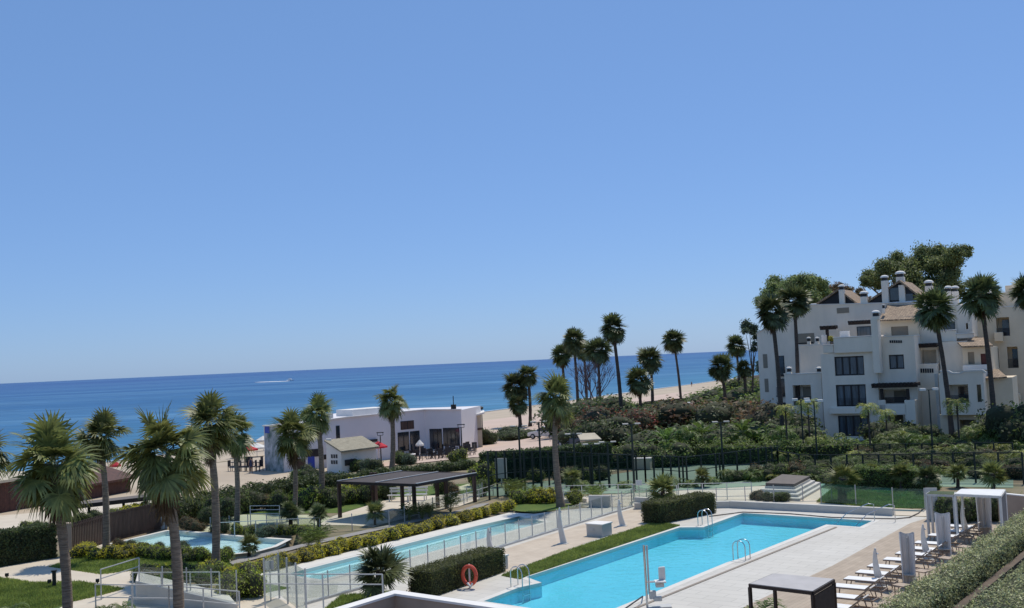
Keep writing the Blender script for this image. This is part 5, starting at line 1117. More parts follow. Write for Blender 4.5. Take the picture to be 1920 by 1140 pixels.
    def roof(s,pts,m='tile',th=.14):
        """pts: (px,py,d) corners"""
        P=[]
        for x,y,d in pts: u,z=FP(x,y,d); P.append(W3(u,z,d))
        return MB().extr(P,Vector((0,0,-th))).build('roof',M[m],s.e)
    def awning(s,x0,y0,x1,y1,d,out=1.2,n=9):
        u0,u1,zb,zt_=rect(x0,y0,x1,y1,d-out); mb=MB(); z=zt_-.1
        mb.bar(W3(u0,z-.08,d-out+.15),W3(u1,z-.08,d-out+.15),.16,.34); mb.bar(W3(u0,z-.08,d-.1),W3(u1,z-.08,d-.1),.12,.16)
        for i in range(n+1): u=u0+.08+(u1-u0-.16)*i/n; mb.bar(W3(u,z+.06,d-out-.12),W3(u,z+.06,d),.14,.24)
        mb.build('pergola_beams',M['timber'],s.e)
B1=Bld('apartment_building','white stepped apartment building with tiled gables, dark window bays and terraces','building',0)
# 1 rear left wing (profile wall)
prof=[(1419,626),(1455,602),(1490,580),(1520,572.5),(1651,569),(1760,566),(1760,830),(1419,830)]
P=[];d=8
for x,y in prof: u,z=FP(x,y,d); P.append(W3(u,max(z,-.3) if y<820 else -.3,d))
P[-1]=Vector((P[0].x,P[0].y,-.3)); P[-2]=Vector((P[5].x,P[5].y,-.3))
MB().extr(P,BV*9).build('wall',M['white_b'],B1.e)
cpm=MB()
for i in range(5): cpm.bar(P[i]+Vector((0,0,.05))+BV*.1,P[i+1]+Vector((0,0,.05))+BV*.1,.4,.1)
cpm.build('coping',M['white'],B1.e)
def flat(x0,y0,x1,y1,d,m,name='window',out=.04,rail=False,frame=True):
    u0,u1,z0,z1=rect(x0,y0,x1,y1,d); w_=MB().box(W3((u0+u1)/2,(z0+z1)/2,d-out/2),(u1-u0,out,z1-z0),X=BU,Y=BV).build(name,M['dark' if frame and m!='blind' else m],B1.e)
    if frame and m!='blind': MB().box(W3((u0+u1)/2,(z0+z1)/2,d-out-.01),(u1-u0-.16,.02,z1-z0-.16),X=BU,Y=BV).build('pane',M[m],w_)
    if rail:
        rr=MB(); 
        for q in range(8): rr.bar(W3(u0-.08,z0+.9*q/7,d-.16),W3(u1+.08,z0+.9*q/7,d-.16),.05)
        rr.bar(W3(u0-.08,z0-.03,d-.1),W3(u1+.08,z0-.03,d-.1),.3,.12); rr.build('railing',M['dark'],w_)
for a_ in ((1431,664,1439,690,8,'blind'),(1434,710,1441,735,8,'blind'),(1495,625,1527,643,8,'blind')): flat(*a_)
flat(1457,667,1471,704,8,'glass',rail=True); flat(1457,710,1473,742,8,'glass',rail=True); flat(1458,755,1475,778,8,'glass',rail=True); flat(1497,642,1526,645,8,'dark',frame=False); flat(1521,663,1528,692,8,'glass'); flat(1569,577,1592,587,8,'blind','vent_grille')
# 2 lower-left block
B1.holed('wall',1474,701,1543,832,2.0,7,'white_b',[(1487,722,1521,760,'balo'),(1507,782,1530,812,'bal')],cap=1)
for x in (1479,1535): B1.chimney(x-4,697,x+4,704,2.1)
# terrace of left wing with little pergola, planter
B1.holed('wall',1500,648,1545,700,4.5,4,'white_b',[],ground=False,cap=1); B1.awning(1537,612,1567,618,7.0,1.0,4)
B1.blk('pillar',1548,618,1553,640,6.2,.4,'timber'); B1.blk('stair_wall',1540,628,1550,650,6.0,.3,'white'); 
for x in (1516,1532): B1.chimney(x-3,640,x+3,646,4.6)
pt=B1.blk('planter',1556,640,1565,646,4.0,.6,'cover')
# 3 main bay
m3=B1.holed('wall',1543,661,1648,832,0,8,'white_b',[(1565,668,1620,704,'win',4),(1568,721,1624,762,'winw',4),(1572,779,1628,818,'win',4)],cap=0)
B1.blk('terrace_parapet',1563,632,1647,661,-.35,4,'white_b',cap=1); B1.blk('terrace_parapet',1543,648,1563,662,-.1,4,'white_b',cap=1)
B1.blk('ledge',1555,764,1631,776,-.6,.62,'white_b'); B1.blk('ledge',1570,822,1632,827,-.6,.62,'white'); B1.blk('parapet_step',1574,621,1592,632,3.0,.4,'white')
B1.awning(1590,602,1637,610,6.6,1.6,8); flat(1607,612,1634,634,7.95,'curtain')
# 4 round-capped column
B1.blk('column',1635,597,1648,700,-.75,1.3,'white_b'); B1.chimney(1635,593,1648,600,-.7)
# 5 second block
B1.holed('wall',1648,631,1720,832,.8,8,'white_b',[(1667,665,1695,692,'win',2),(1655,730,1700,756,'balo'),(1664,778,1695,832,'door')],cap=1)
B1.blk('balcony_wall',1648,750,1661,790,-.9,.35,'white_b'); B1.blk('balcony_wall',1698,750,1718,832,-.9,1.6,'white_b',ground=True); B1.blk('balcony_wall',1648,758,1700,778,-.9,.35,'white_b'); B1.blk('pier',1648,778,1662,832,-.9,1.6,'white_b',ground=True)
B1.awning(1634,720,1720,729,.8,1.9,12)
for x in (1653,1702): B1.blk('post',x-3,729,x+3,750,-.8,.25,'timber')
for i in range(6): B1.blk('vent_slot',1668+i*4,638,1671+i*4,643,.76,.06,'dark',bev=0)
# 6 recessed top storey and tiled roof
B1.holed('wall',1650,594,1722,633,4.0,5,'cream_b',[(1671,612,1703,630,'blind')],ground=False)
B1.roof([(1647,600,3.3),(1722,597,3.3),(1722,571,7.8),(1663,571,7.8)])
# 7 penthouses
def gable(xl,xa,xr,ya,yb,d,dep,wallm='timber'):
    L=W3(*FP(xl,yb,d),d);A_=W3(*FP(xa,ya,d),d);R=W3(*FP(xr,yb,d),d)
    MB().extr([L,R,A_],BV*dep).build('gable_wall',M['dark'],B1.e)
    for a,b in ((L,A_),(A_,R)):
        dr=(b-a).normalized(); mb=MB(); o_=Vector((0,0,.05)); e1=a-dr*(.5 if a is L else 0)-BV*.4+o_; e2=b+dr*(.5 if b is R else 0)-BV*.4+o_
        mb.extr([e1,e2,e2+Vector((0,0,.22)),e1+Vector((0,0,.22))],BV*(dep+.6)).build('roof',M['tile'],B1.e)
    c=(L+R)/2
gable(1535,1573,1607,546,571,9,6); gable(1625,1688,1740,530,570,9,7)
def panew(x0,y0,x1,y1,d): u0,u1,z0,z1=rect(x0,y0,x1,y1,d); MB().box(W3((u0+u1)/2,(z0+z1)/2,d-.05),(u1-u0,.05,z1-z0),X=BU,Y=BV).build('window',M['glass'],B1.e)
panew(1667,540,1686,563,9); panew(1697,551,1712,565,9)
B1.blk('pillar',1685,534,1697,567,8.75,.5,'white_b'); B1.blk('pillar',1661,548,1667,567,8.75,.4,'white'); B1.blk('parapet',1660,564,1760,571,8.3,.4,'white')
for a_ in ((1573,543,1583,571,8.4),(1653,526,1665,571,8.3),(1680,519,1695,540,10.5),(1613,556,1626,571,8.3),(1734,536,1748,548,10.5),(1772,546,1784,575,9.5),(1785,546,1797,575,9.5)): B1.chimney(*a_)
B1.chimney(1654,578,1659,588,4.4); B1.blk('roof_parapet',1520,569,1530,573,8.3,1,'white')
# 8 recessed middle part
B1.holed('wall',1720,600,1764,832,4.5,5,'white_b',[(1724,656,1756,690,None),(1728,745,1742,765,'glass'),(1735,800,1748,830,'glass')])
B1.awning(1722,645,1757,652,4.4,1.2,7); B1.blk('balcony_wall',1722,682,1762,832,3.0,1.5,'white_b',ground=True)
for i in range(6): B1.blk('vent_slot',1726+i*4.2,691,1729+i*4.2,699,2.96,.06,'dark',bev=0)
B1.blk('down_wall',1756,700,1762,832,.8,.3,'galv',ground=True,bev=0)
# 9 right bay
b9=B1.holed('wall',1762,700,1846,778,-1.6,7,'white_b',[(1780,721,1816,756,'bal'),(1832,721,1840,754,'glass')],ground=False,cap=0)
mb=MB(); pts=[(1762,696),(1778,696),(1786,700),(1800,700),(1808,696),(1842,694),(1848,699)]
for i in range(len(pts)-1):
    a=W3(*FP(*pts[i],-1.6),-1.5);b=W3(*FP(*pts[i+1],-1.6),-1.5); mb.bar(a,b,.3,.16)
mb.build('coping',M['white'],B1.e)
a=[W3(*FP(x,y,-1.6),-1.6) for x,y in pts]; lo=W3(0,b9[3]-.02,-1.6).z; MB().extr([Vector((a[0].x,a[0].y,lo))]+a+[Vector((a[-1].x,a[-1].y,lo))],BV*.3).build('parapet',M['white_b'],B1.e)
B1.holed('wall',1764,777,1850,832,-.6,6,'cream_b',[(1800,787,1831,832,'door')])
# 10 mid upper right
B1.holed('wall',1762,640,1815,705,4.0,6,'white_b',[],ground=False); B1.holed('wall',1806,651,1860,712,3.0,6,'cream_b',[(1815,660,1827,683,'blind'),(1839,663,1851,685,'redblind')],ground=False)
B1.roof([(1803,649,2.2),(1862,647,2.2),(1845,633,6),(1787,633,6)])
B1.blk('parapet',1805,684,1856,694,2.2,.4,'white')
B1.holed('wall',1846,708,1902,832,0.5,5,'cream_b',[],ground=True); B1.roof([(1846,709,-.1),(1888,706,-.1),(1872,692,4),(1838,692,4)])
# 11 upper right
B1.holed('wall',1722,568,1768,640,6.5,6,'white_b',[(1768-36,603,1768-10,618,'glass')],ground=False)
B1.holed('wall',1764,570,1802,640,6.5,6,'white_b',[(1769,603,1791,620,'glass')],ground=False); B1.blk('parapet',1760,620,1793,640,4.6,.4,'white_b',cap=1); B1.holed('wall',1795,572,1822,632,6.0,6,'white_b',[(1811,606,1815,617,'dark')],ground=False); B1.blk('parapet',1793,626,1826,634,4.6,.4,'white_b',cap=1)
# 12 right building
B2=Bld('apartment_building','cream apartment building at the right edge with deep balcony openings','building',8)
B1e=B1; 
B2.holed('wall',1820,575,1990,835,10.5,10,'cream_b',[(1868,595,1893,630,'bal'),(1889,650,1909,690,'bal'),(1866,652,1873,690,'glass'),(1820,598,1828,632,'door'),(1883,708,1903,738,'bal')],cap=1)
B2.blk('parapet',1882,738,1915,832,8.8,1.6,'cream_b',ground=True); B2.blk('parapet',1864,623,1880,640,9.6,.8,'cream_b'); B2.blk('upper_wall',1862,545,1990,578,13,8,'cream_b'); B2.blk('upper_wall',1885,532,1990,560,16,6,'cream_b')
B2.chimney(1852,540,1866,575,12)
# right bushes in front handled above; garden lantern
p=gd(1836,96); t=empty('garden_lantern',p,'small white-topped garden lantern at the foot of the right bay','lamp'); MB().tube([p,p+Vector((0,0,1.6))],.06,6).build('post',M['blackm'],t); MB().box(p+Vector((0,0,1.75)),(.34,.34,.3)).build('lamp_head',M['white'],t)
# ================================================================== POOLSIDE OBJECTS
def ladder(c,dirv,label,w_=.5):
    """c: point on pool edge, dirv: horizontal unit vector towards the deck"""
    t=empty('pool_ladder',c,label,'pool ladder'); X=Vector((-dirv.y,dirv.x,0))
    for s_ in (-.5,.5):
        o=c+X*(w_*s_); pts=[o-dirv*.12+Vector((0,0,-.9)),o-dirv*.12+Vector((0,0,.55))]
        for k in range(7): a=math.pi*k/6; pts.append(o+dirv*(.18-.30*math.cos(a))+Vector((0,0,.62+.26*math.sin(a))))
        pts.append(o+dirv*.48+Vector((0,0,.0))); MB().tube(pts,.024,8).build('handrail',M['metal'],t,smooth=True)
    for z in (-.3,-.6,-.85): MB().bar(c-dirv*.12-X*(w_/2)+Vector((0,0,z)),c-dirv*.12+X*(w_/2)+Vector((0,0,z)),.09,.03).build('step',M['metal'],t)
alongv=(G(1274.5,989.3)-G(987,1082.5)).normalized(); crossL=Vector((-alongv.y,alongv.x,0)); 
ladder(G(982,1101.0),crossL,'chrome pool ladder beside the clipped hedge at the near left corner of the pool')
ladder(G(1328,986),crossL,'chrome pool ladder before the far clipped hedge')
ladder(G(1384,1048.5),-crossL,'chrome pool ladder on the white deck side of the pool')
t=empty('pool_handrail',G(1610,975),'sloping steel handrail at the shallow far end of the pool','handrail')
for q in (0,.75):
    o=G(1609,988)+alongv*q*0+crossL*(q*-2.0+1.2); 
a,b=G(1575,980),G(1640,977); 
for s_ in (0,1.1):
    o=crossL*s_*-1+Vector((0,0,0)); MB().tube([a+o+Vector((-.3,-.1,-.1)),a+o+Vector((.4,0,.5)),b+o+Vector((-.3,0,.95)),b+o+Vector((0,0,.9)),b+o],.022,8).build('rail',M['metal'],t,smooth=True)
# hose on the deck
t=empty('garden_hose',G(1500,975),'grey hose curving over the deck at the far end of the pool','hose'); MB().tube([G(x,y,.05) for x,y in ((1330,968),(1393,960),(1480,963),(1560,970),(1620,971.5),(1680,972.5),(1705,970),(1722,962),(1735,950))],.03,6).build('hose',M['cover'],t,smooth=True)
# life ring on stand
p=G(881,1104); t=empty('life_ring',p,'orange-red life ring with white rope hanging before the clipped hedge','life ring')
c=p+Vector((0,0,.56)); X=Vector((.92,-.39,0)).normalized(); pts=[c+X*(.31*math.cos(a))+Vector((0,0,.38*math.sin(a))) for a in [i*math.pi/12 for i in range(25)]]
MB().tube(pts,.085,8,cap=False).build('ring',M['ring'],t,smooth=True); MB().tube([c+X*-.1+Vector((0,-.1,-.3)),c+X*.05+Vector((0,-.14,-.44)),c+X*.14+Vector((0,-.1,-.3))],.05,6).build('rope',M['white'],t)
MB().box(p+Vector((0,.14,.5)),(.07,.07,1.0)).build('post',M['galv'],t)
# shower fins
def fin(p,h,label,lean=1):
    t=empty('outdoor_shower',p,label,'outdoor shower'); n=12; L=[];Rr=[]
    for i in range(n+1):
        q=i/n; wd=.30*(1-q)**.8+.06; cx=-.12*lean*math.sin(q*2.6)-.10*lean*q+.02; L.append((cx-wd/2,q*h)); Rr.append((cx+wd/2,q*h))
    X=Vector((.9,-.43,0)).normalized(); Y=Vector((-X.y,X.x,0)); poly=[p+X*u+Vector((0,0,z)) for u,z in L+Rr[::-1]]
    MB().extr(poly,Y*.13).build('column',M['fin'],t,bevel=.03); MB().tube([poly[n]+Y*.06+Vector((0,0,-.2)),poly[n]+Y*.06+Vector((.1,-.04,-.2))],.015,6).dome(poly[n]+Y*.06+Vector((.1,-.04,-.24)),.05,.04,8,2).build('shower_head',M['metal'],t); MB().box(p+Vector((0,0,.02)),(.5,.4,.04),-.4).build('base_plate',M['galv'],t)
for x,y,yt,l in ((922,1041,990,'white fin-shaped shower nearest the equipment box behind the hedge'),(1056,1020,952,'white fin-shaped shower between glass fence and equipment box'),(1167,987,937,'farthest white fin-shaped shower on the plank terrace'),(1652,1100,1028,'white curved shower fin between the nearest loungers'),(1741,1049,983,'white curved shower fin left of the middle canvas column'),(1814,1006,945,'white curved shower fin left of the far canvas column')):
    b=G(x,y); fin(b,ztop(b,yt),l)
# pool lift
p=G(1214,1141); h=ztop(p,1022); t=empty('pool_lift',p,'tall steel pool lift with white seat at the edge of the main pool','pool lift')
MB().tube([p,p+Vector((-.02,0,h))],.045,8).build('mast',M['metal'],t,smooth=True); MB().tube([p+Vector((.1,0,.55)),p+Vector((.09,0,h-.02))],.035,8).build('guide_tube',M['galv'],t,smooth=True)
MB().box(p+Vector((.2,0,1.0-.02)),(.4,.06,.06)).build('arm',M['white'],t); MB().box(p+Vector((.52,0,.98)),(.42,.42,.07)).build('seat',M['white'],t,bevel=.03); MB().box(p+Vector((.62,.12,1.25)),(.28,.1,.5),.3).build('backrest',M['white'],t,bevel=.05); MB().box(p+Vector((.5,0,.85)),(.3,.3,.12)).build('footrest',M['galv'],t)
MB().box(p+Vector((.22,0,.5)),(.25,.2,.3)).box(p+Vector((.4,0,.36)),(.3,.3,.16)).build('motor_box',M['galv'],t,bevel=.02); MB().box(p+Vector((.45,.1,.03)),(.9,.5,.06)).build('base_plate',M['galv'],t)
# pool edge cover reel line near lift
t=empty('cover_rail',G(1190,1141),'thin dark rail on the pool edge before the pool lift','rail'); MB().bar(G(1165,1146,.25),G(1205,1118,.25),.04).bar(G(1165,1146),G(1165,1146,.25),.04).bar(G(1205,1118),G(1205,1118,.25),.04).build('rail',M['blackm'],t)
# cabanas
def cabana(P,z,label,panel,m='timber',rm='roofw',side=True,base=0):
    t=empty('cabana',Vector((P[0].x,P[0].y,0)),label,'cabana'); mb=MB()
    for i in range(4): mb.bar(P[i]-Vector((0,0,.05)),P[(i+1)%4]-Vector((0,0,.05)),.09,.1)
    mb.build('frame',M[m],t)
    for q in P: MB().box(Vector((q.x,q.y,(z-.1)/2)),(.09,.09,z-.1),.6).build('post',M[m],t)
    MB().prism([(q.x,q.y) for q in P],z-.03,z+.015).build('roof',M[rm],t)
    if side:
        a,b=P[2],P[3]; X=(b-a).normalized(); MB().box(Vector(((a.x+b.x)/2,(a.y+b.y)/2,z/2-.05)),((b-a).length-.1,.05,z-.2),X=X,Y=Vector((-X.y,X.x,0))).build('side_panel',M[panel],t)
    return t
M['roofg']=mat('grey_canvas_roof',(.46,.44,.43),.8,.06,2); M['roofw']=mat('white_canvas_roof',(.75,.74,.72),.8,.04,2); M['screen']=mat('dark_woven_screen',(.05,.042,.038),.8,.15,5); M['screeng']=mat('grey_woven_screen',(.20,.19,.18),.8,.1,5)
zc=2.3; cb=cabana([G(1405.7,1095,zc),G(1451,1075.7,zc),G(1563,1086,zc),G(1523.4,1109,zc)],zc,'dark framed cabana with grey roof at the bottom edge beside the loungers','screen','timber','roofg')
zc=2.3; P4=[G(1791,926,zc),G(1803,917,zc),G(1884,918,zc),G(1875,930,zc)]
cabana(P4,zc,'white-roofed cabana behind the far canvas column at the right','screeng','rail','roofw')
P5=[G(1737,926,2.1),G(1745,921,2.1),G(1790,922,2.1),G(1788,928,2.1)]; cabana(P5,2.1,'low planted trellis frame left of the white-roofed cabana','screeng','galv','leaf_dark',side=False)
MB_=empty('screen_panel',G(1752,975),'pale grey screen panel at the end of the white deck','screen'); MB().box(G(1749,975)+Vector((0,0,.85)),(.6,.08,1.7),-.3).build('panel',M['galv'],MB_)
for i,(x,y) in enumerate(((1766,972),(1780,975),(1795,980),(1812,978),(1830,975),(1850,975),(1870,978),(1890,975))): bush('shrub',G(x,y),.75,1.25,'leaf_mid' if i%2 else 'leaf_dark',f'shrub, {ORD[i]} from the left under the far cabana and trellis',group='shrubs under the far cabana')
wall('garden_wall',G(1876,985),G(1990,1000),1.6,.2,'encl','dark wall with white coping right of the far cabana','white')
# canvas columns
def canvas_col(p,yt,wpx,label):
    h=ztop(p,yt); w_=pxm(wpx,p); t=empty('folded_shade',p,label,'folded shade'); X=Vector((.93,-.36,0)).normalized(); Y=Vector((-X.y,X.x,0)); n=9; V=[];F=[]
    prof=[(-.5,-.15,1),(-.42,-.32,.99),(-.3,-.12,.96),(-.12,.05,.93),(0,-.06,.9),(.12,.05,.93),(.28,-.14,.97),(.42,-.32,.99),(.5,-.1,1),(.42,.22,1),(.2,.34,.97),(-.1,.36,.96),(-.4,.24,1)]
    k=len(prof); L=8
    for j in range(L+1):
        q=j/L
        for i,(u,v,tz) in enumerate(prof): s_=w_*(.86+.14*q+.02*math.sin(7*q+i)); V.append(p+X*(u*s_)+Y*(v*s_)+Vector((0,0,h*(tz if j==L else q*.93))))
    for j in range(L):
        for i in range(k): F.append((j*k+i,j*k+(i+1)%k,(j+1)*k+(i+1)%k,(j+1)*k+i))
    MB().add(V,F).build('canvas',M['drape'],t); MB().tube([p,p+Vector((0,0,h*.9))],.04,8).build('pole',M['galv'],t); MB().tube([p+Vector((0,0,h*.22)),p+Vector((0,0,h*.24))],w_*.47,10).build('tie_strap',M['galv'],t)
canvas_col(G(1706,1100),998,27,'nearest folded grey-white canvas shade column by the loungers'); canvas_col(G(1772,1048),961,27,'middle folded grey-white canvas shade column'); canvas_col(G(1848,1006),926,27,'farthest folded grey-white canvas shade column before the cabana')
# loungers
def lounger():
    t=empty('sun_lounger',(0,0,0)); 
    MB().box((.62,0,.32),(1.28,.62,.05)).build('seat',M['sling'],t,world=False,bevel=.01)
    a=R_(38); b_=MB(); b_.box((1.26+.34*math.cos(a),0,.33+.34*math.sin(a)),(.72,.62,.04),X=Vector((math.cos(a),0,math.sin(a))),Y=Vector((0,1,0))); b_.build('backrest',M['sling'],t,world=False,bevel=.01)
    f=MB()
    for s_ in (-.33,.33): f.bar((0,s_,.31),(1.9,s_,.31),.035,.05); f.bar((1.26,s_,.33),(1.26+.72*math.cos(a),s_,.33+.72*math.sin(a)),.03,.04)
    f.bar((0,-.33,.31),(0,.33,.31),.035,.05).bar((1.9,-.33,.31),(1.9,.33,.31),.035,.05).build('frame',M['lframe'],t,world=False)
    for u in (.12,1.62):
        for s_ in (-.3,.3): MB().bar((u,s_,.3),(u-.06 if u<1 else u+.06,s_,0),.035,.035,up=(0,1,0)).build('leg',M['lframe'],t,world=False)
    MB().bar((1.75,-.28,.3),(1.6,-.28,.6),.025,.025,up=(0,1,0)).bar((1.75,.28,.3),(1.6,.28,.6),.025,.025,up=(0,1,0)).build('strut',M['lframe'],t,world=False); return t
L0_=lounger(); fr_=G(1545,1115,.33); fe=G(1744,1003,.33); u=(fe-fr_).normalized(); px_=[(1530,1133),(1545,1115),(1565,1098),(1587,1084),(1609,1072),(1631,1060.5),(1660,1048),(1683,1037),(1700,1027),(1718,1017),(1744,1003),(1762,994),(1778,986)]
az=math.atan2(-u.x,u.y)+0; rz=math.atan2(u.y,u.x)-math.pi/2
for i,(x,y) in enumerate(px_):
    o=L0_ if i==0 else copy_tree(L0_); q=G(x,y,.34); o.location=(q.x,q.y,.035); o.rotation_euler[2]=rz+random.uniform(-.05,.05); tag(o,f'white sling sun lounger, {ORD[i]} from the near cabana in the poolside row','sun lounger','sun loungers along the plank deck')
# second row of brown-framed loungers near the hedge
M['slingb']=mat('taupe_sling',(.42,.33,.25),.8,.06,3)
X_=Vector((math.cos(rz),math.sin(rz),0))
L1_=copy_tree(L0_)
for c in CH[L1_.name]:
    if c.name.split('.')[0] in('seat','backrest'): c.data=c.data.copy(); c.data.materials[0]=M['slingb']
for i in range(11):
    o=L1_ if i==0 else copy_tree(L1_); q=G(*px_[i],.34)+X_*3.0; o.location=(q.x,q.y,.035); o.rotation_euler[2]=rz+random.uniform(-.15,.15)+.1; o['label']=f'taupe sun lounger, {ORD[i]} from the near end in the row beside the grey-green hedge'; o['category']='sun lounger'; o['group']='taupe loungers beside the hedge'
# side tables
for i in range(5):
    q=G(*px_[2*i],.34)+X_*2.3+u*.75; t=empty('side_table',Vector((q.x,q.y,.03)),f'small taupe side table, {ORD[i]} from the near end between the lounger rows','side table','side tables between the loungers'); MB().box(Vector((q.x,q.y,.42)),(.5,.5,.04),.6).build('tabletop',M['slingb'],t)
    for a in (-.2,.2):
        for b in (-.2,.2): MB().box(Vector((q.x+a,q.y+b,.215)),(.03,.03,.37)).build('leg',M['lframe'],t)
# steps platform
t=empty('stepped_platform',G(1480,930),'white stepped platform with a grey-brown covered top before the tennis court','platform')
Pc=[G(1405,936),G(1500,940),G(1548,912),G(1460,905)]; cc=sum(Pc,Vector())/4
for i,(sc_,z0_,z1_) in enumerate(((1.0,-.1,.17),(.86,.15,.34),(.72,.32,.51),(.60,.49,.66))):
    MB().prism([((q.x-cc.x)*sc_+cc.x,(q.y-cc.y)*sc_+cc.y) for q in Pc],z0_,z1_).build('step',M['greyr'],t)
MB().prism([((q.x-cc.x)*.58+cc.x,(q.y-cc.y)*.58+cc.y) for q in Pc],.665,.84).build('cover',M['cover'],t)
for i,(x,y) in enumerate(((1418,937),(1428,938),(1442,939),(1458,940),(1470,940))): bush('shrub',G(x,y),.5,.6,'leaf_red' if i<2 else 'leaf_mid',f'low shrub, {ORD[i]} from the left before the stepped platform',group='low shrubs before the stepped platform')
# ================================================================== FOREGROUND
zh=4.0
h0,h1=G(1500,1236,zh),G(1960,933,zh); l0,l1=G(1600,1230,zh),G(1960,985,zh)
X=(h1-h0).normalized(); Yb=Vector((-X.y,X.x,0))
wd=abs((l0-h0).dot(Yb)); base=h0-Yb*wd
A_=Vector((base.x,base.y,3.05)); B_=A_+X*((h1-h0).length+3)
hedge('planter_hedge',[A_,B_],wd,.95,M['leaf_grey'],'dense grey-green planter hedge running diagonally beside the loungers',60000,.027,z0=3.05,seed=21,rough=.12,cat='hedge')
def twall(name,a,b,th,z0,z1,m,label,cap=True):
    t=empty(name,Vector((a.x,a.y,z0)),label,'wall'); X=(b-a).normalized(); Y=Vector((-X.y,X.x,0)); X.z=0
    MB().box(Vector(((a.x+b.x)/2,(a.y+b.y)/2,(z0+z1)/2)),((b-a).length,th,z1-z0),X=X,Y=Y).build('wall_body',M[m],t)
    if cap: MB().box(Vector(((a.x+b.x)/2,(a.y+b.y)/2,z1+.032)),((b-a).length,th+.05,.06),X=X,Y=Y).build('coping',M['white'],t)
q0=A_-Yb*.16; twall('planter_wall',q0,q0+X*((h1-h0).length+3),.2,-.1,3.55,'brownw','brown rendered planter wall below the long grey-green hedge',cap=False)
# second hedge nearer
k0,k1=G(1700,1215,3.9),G(1960,1030,3.9); X=(k1-k0).normalized(); Yb=Vector((-X.y,X.x,0)); b0=k0-Yb*1.6; 
hedge('planter_hedge',[Vector((b0.x,b0.y,2.9)),Vector((b0.x,b0.y,2.9))+X*((k1-k0).length+3)],1.6,1.0,M['leaf_grey'],'nearer grey-green planter hedge filling the bottom right corner',42000,.027,z0=2.9,seed=22,rough=.15)
q0=k0+Yb*.02; twall('planter_wall',Vector((b0.x,b0.y,0))+Yb*.8,Vector((b0.x,b0.y,0))+Yb*.8+X*((k1-k0).length+3),1.4,-.1,3.0,'brownw','planter base under the nearer grey-green hedge',cap=False)
# roof enclosure at bottom centre
zt_=3.2; a=G(740,1114,zt_); b=a+(G(655,1140,zt_)-a).normalized()*5; c=a+(G(940,1143,zt_)-a).normalized()*9
t=empty('roof_parapet',Vector((a.x,a.y,0)),'white-capped taupe parapet corner of a low roof at the bottom edge','parapet')
for q in (b,c):
    X=(q-a).normalized(); X.z=0; Y=Vector((-X.y,X.x,0)); 
    if q is b: Y2=-Y
    mid_=(a+q)/2; MB().box(Vector((mid_.x,mid_.y,1.6)),((q-a).length,.26,3.2),X=X,Y=Y).build('wall_body',M['encl'],t)
    MB().box(Vector((mid_.x,mid_.y,3.235 + (.004 if q is c else 0))),((q-a).length+.3,.34,.06),X=X,Y=Y).build('coping',M['white'],t)
d_=b+(c-a); MB().prism([(a.x,a.y),(b.x,b.y),(d_.x,d_.y),(c.x,c.y)],2.0,2.2).build('roof_slab',M['encl'],t)
# frond at the bottom by the cabana
b=G(1432,1172); p=empty('low_palm',b,'young palm whose frond tips rise left of the dark cabana','low palm'); obj('fronds',FEA[3],p,(0,0,.25),1.15,.5); MB().tube([b-Vector((0,0,.1)),b+Vector((0,0,.3))],.12,7).build('trunk',M['trunkd'],p)

for i,(x,y,R,v) in enumerate(((195,1158,.9,3),(230,1150,.7,0),(18,1160,1.0,3))):
    feather(G(x,y),R,f'leafy garden plant at the bottom edge, {ORD[i]} in turn by the left ramp and lawn',v,.1,'plants at the bottom left edge')
a_=C.lerp(Ev,.93); t=empty('roof_mast',Vector((a_.x,a_.y+1,4.0)),'small dark mast on the right end of the restaurant roof','mast'); MB().tube([(a_.x,a_.y+1,3.9),(a_.x,a_.y+1,5.6)],.05,6).build('pole',M['blackm'],t); MB().box((a_.x,a_.y+1,4.3),(.6,.5,.6)).build('box',M['blackm'],t)

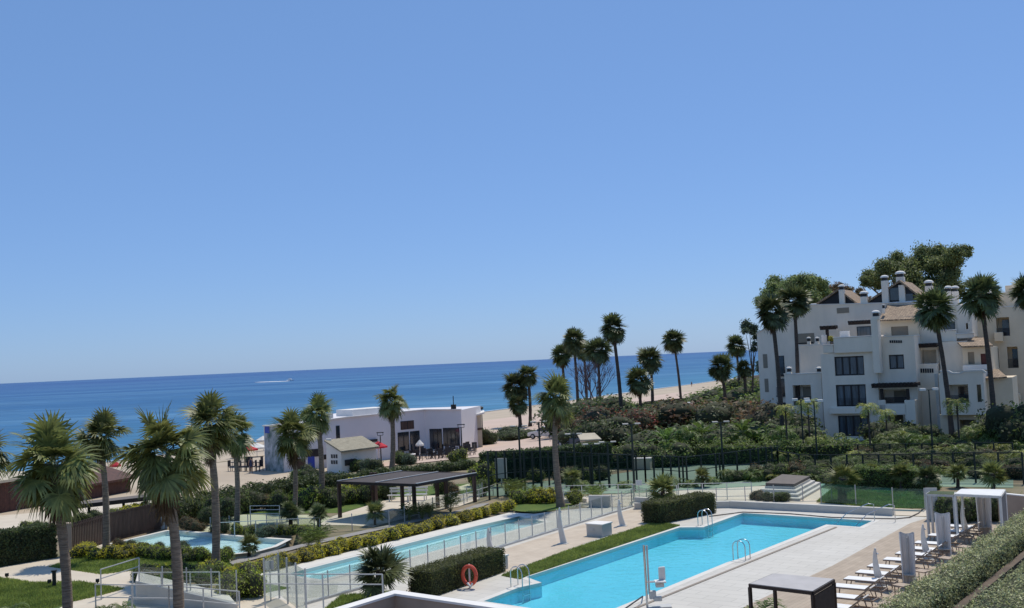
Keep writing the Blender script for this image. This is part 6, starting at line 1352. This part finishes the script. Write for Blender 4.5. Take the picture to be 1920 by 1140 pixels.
# grass blades on the nearer lawns
def turf(name,px,n,hh,seed,m='lawn'):
    rg=np.random.default_rng(seed); W=[G(*q) for q in px]; poly=[(p.x,p.y) for p in W]; x0,x1=min(p[0] for p in poly),max(p[0] for p in poly); y0,y1=min(p[1] for p in poly),max(p[1] for p in poly); P=[]
    while len(P)<n:
        q=(rg.uniform(x0,x1),rg.uniform(y0,y1))
        if inside(q,poly): P.append(q)
    P=np.array(P); n=len(P); a=rg.random(n)*6.28; w_=.016; h_=hh*(.5+.8*rg.random(n)); dx,dy=np.cos(a)*w_,np.sin(a)*w_; lx,ly=rg.normal(size=n)*.03,rg.normal(size=n)*.03; z=np.full(n,.015)
    V=np.stack([np.stack([P[:,0]-dx,P[:,1]-dy,z],1),np.stack([P[:,0]+dx,P[:,1]+dy,z],1),np.stack([P[:,0]+dx*.2+lx,P[:,1]+dy*.2+ly,z+h_],1),np.stack([P[:,0]-dx*.2+lx,P[:,1]-dy*.2+ly,z+h_],1)],1).reshape(-1,3)
    o=rawmesh(name,V,np.arange(4*n).reshape(-1,4),M[m]); tag(o,'short green grass blades of the lawns','grass',kind='stuff')
M['blade']=leafm('grass_blades',(.34,.40,.09),(.17,.23,.05),objvar=0,scale=.6); 
turf('grass',[(-20,1079),(0,1084),(65,1093),(150,1091),(234,1105),(190,1117),(130,1131),(-20,1180)],26000,.09,1,'blade')
turf('grass',[(90,1063),(140,1049),(200,1035),(345,1045),(430,1050),(440,1075),(330,1072),(250,1071),(190,1078),(140,1071)],22000,.08,2,'blade')
turf('grass',[(938,1080),(1060,1034),(1140,1007),(1236,977),(1262,984),(1275,985.5),(990,1079.5),(975,1087)],24000,.07,3,'blade')
turf('grass',[(1530,941),(1560,917),(1735,924),(1745,954),(1640,954)],16000,.09,4,'blade')
turf('grass',[(640,1117),(740,1109),(760,1125),(720,1150),(600,1150)],8000,.08,5,'blade')

u_,z_=FP(1560,641,4.3); bush('potted_plant',W3(u_,z_,4.3),.55,.6,'leaf_yel','yellow-orange potted plant on the upper left terrace of the apartment building','plant')
